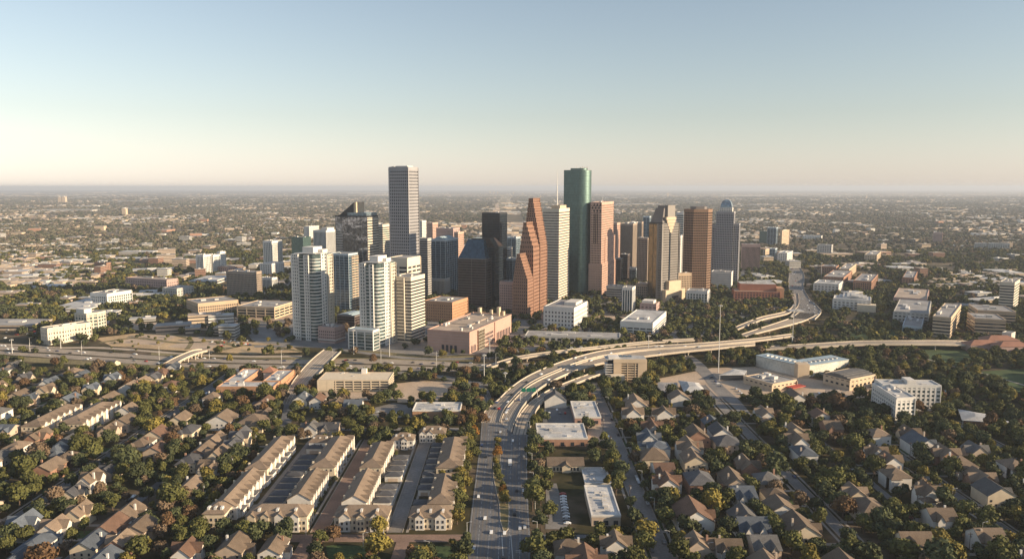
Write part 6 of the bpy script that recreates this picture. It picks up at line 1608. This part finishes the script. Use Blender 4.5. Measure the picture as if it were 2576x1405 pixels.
for i in range(8): x, y, _ = G(1385+rr.uniform(-3, 3), 1040); car(x+i*3.0, y+rr.choice((0, 10, 20)), 0, .2)
for x, ys in ((77.6, (402, 440, 447, 530, 536, 541, 596)), (86.2, (412, 437, 465, 500, 505, 510, 600, 642)), (196, (420, 470, 510)), (287, (430, 436, 480)), (-299.5, (405, 475, 560)), (-246, (470, 476)), (-430, (600, 640)), (242.5, (420, 445, 500, 522))):
    for y in ys: car(x, y, 0, .2)
for u, v in ((1800, 960), (1806, 966), (1815, 972), (1790, 950), (1860, 985), (1866, 991), (1852, 979), (1918, 962), (1926, 966), (2060, 990), (2080, 962), (1000, 1040), (950, 1038), (1060, 1058), (1120, 1060), (500, 985), (520, 990), (545, 975)):
    x, y, _ = G(u, v); car(x, y, rr.choice((0, PI/2)), .2)
for k in range(26): x, y, _ = G(560+rr.uniform(-40, 80), 862+rr.uniform(-6, 10)); car(x, y, rr.choice((0, PI/2, .4)), .2, False)
for k in range(24): x, y, _ = G(120+rr.uniform(-110, 40), 835+rr.uniform(-12, 16)); car(x, y, rr.choice((0, PI/2, .4)), .2, False)
# white box truck on the avenue
x, y, _ = G(1283, 1168); T = Thing('box_truck', 'white box truck driving on the right carriageway of the avenue', 'truck', x, y)
T.part('cargo_box', MB().box(x-1.25, x+1.25, y-4, y+2, .9, 3.6), MATS['car_white']); T.part('cab', MB().prism([(x-1.15, y+2.1), (x+1.15, y+2.1), (x+1.05, y+4.2), (x-1.05, y+4.2)], .6, 2.5), MATS['car_white'])
T.part('windscreen', MB().box(x-1.0, x+1.0, y+3.2, y+4.25, 1.6, 2.3), MATS['car_glass'])
for sx in (-1.1, 1.1):
    for sy in (-2.8, 3.2): T.part('wheel', MB().bar((x+sx-.15, y+sy, .5), (x+sx+.15, y+sy, .5), .5, 10), MATS['tyre'])

finish_labels()
# ------------------------------------------------------------------ air, sky, sun, camera
SUN_AZ = math.radians(-15)    # measured from +X
SUN_EL = math.radians(SUNEL)
hz = MB().box(-E-500, E+500, -700, E+500, -1.5, 244)
m = bpy.data.materials.new('air'); m.use_nodes = True; nt = m.node_tree; nt.nodes.clear()
out = nt.nodes.new('ShaderNodeOutputMaterial'); pv = nt.nodes.new('ShaderNodeVolumePrincipled'); pv.inputs['Color'].default_value = (.72, .78, .87, 1); pv.inputs['Density'].default_value = HAZE; pv.inputs['Anisotropy'].default_value = .1
nt.links.new(pv.outputs[0], out.inputs['Volume'])
if HAZE: ho = hz.build('haze', m); ho['kind'] = 'stuff'
w = bpy.data.worlds.new('World'); bpy.context.scene.world = w; w.use_nodes = True; nt = w.node_tree; bg = nt.nodes['Background']
sk = nt.nodes.new('ShaderNodeTexSky'); sk.sky_type = 'NISHITA'; sk.sun_disc = False; sk.sun_elevation = SUN_EL; sk.sun_rotation = SKYROT
sk.altitude = 200; sk.air_density = SKY[0]; sk.dust_density = SKY[1]; sk.ozone_density = SKY[2]
hs = nt.nodes.new('ShaderNodeHueSaturation'); hs.inputs['Saturation'].default_value = .57; nt.links.new(sk.outputs[0], hs.inputs['Color']); wb = nt.nodes.new('ShaderNodeMix'); wb.data_type = 'RGBA'; wb.blend_type = 'MULTIPLY'; wb.inputs[0].default_value = 1; wb.inputs[7].default_value = (.885, .98, 1.20, 1); nt.links.new(hs.outputs[0], wb.inputs[6]); nt.links.new(wb.outputs[2], bg.inputs[0]); bg.inputs[1].default_value = SKY[3]
L = bpy.data.lights.new('sun', 'SUN'); L.energy = SUNP; L.angle = math.radians(.5); L.color = SUNC
so = bpy.data.objects.new('sun', L); C.objects.link(so)
d = Vector((math.cos(SUN_EL)*math.cos(SUN_AZ), math.cos(SUN_EL)*math.sin(SUN_AZ), math.sin(SUN_EL)))
so.rotation_euler = d.to_track_quat('Z', 'Y').to_euler(); so.location = (300, -200, 400)
cam = bpy.data.cameras.new('camera'); cam.sensor_width = 36; cam.lens = 36*FD/2576; cam.clip_end = 200000; cam.clip_start = 1
co = bpy.data.objects.new('camera', cam); C.objects.link(co); co.location = (0, 0, H); co.rotation_euler = (PI/2-PITCH, 0, 0)
s = bpy.context.scene; s.camera = co; s.render.engine = 'CYCLES'
s.view_settings.view_transform = 'Standard'; s.view_settings.look = 'None'; s.view_settings.exposure = EXPO; s.view_settings.gamma = 1
s.cycles.volume_bounces = 0; s.cycles.max_bounces = 6
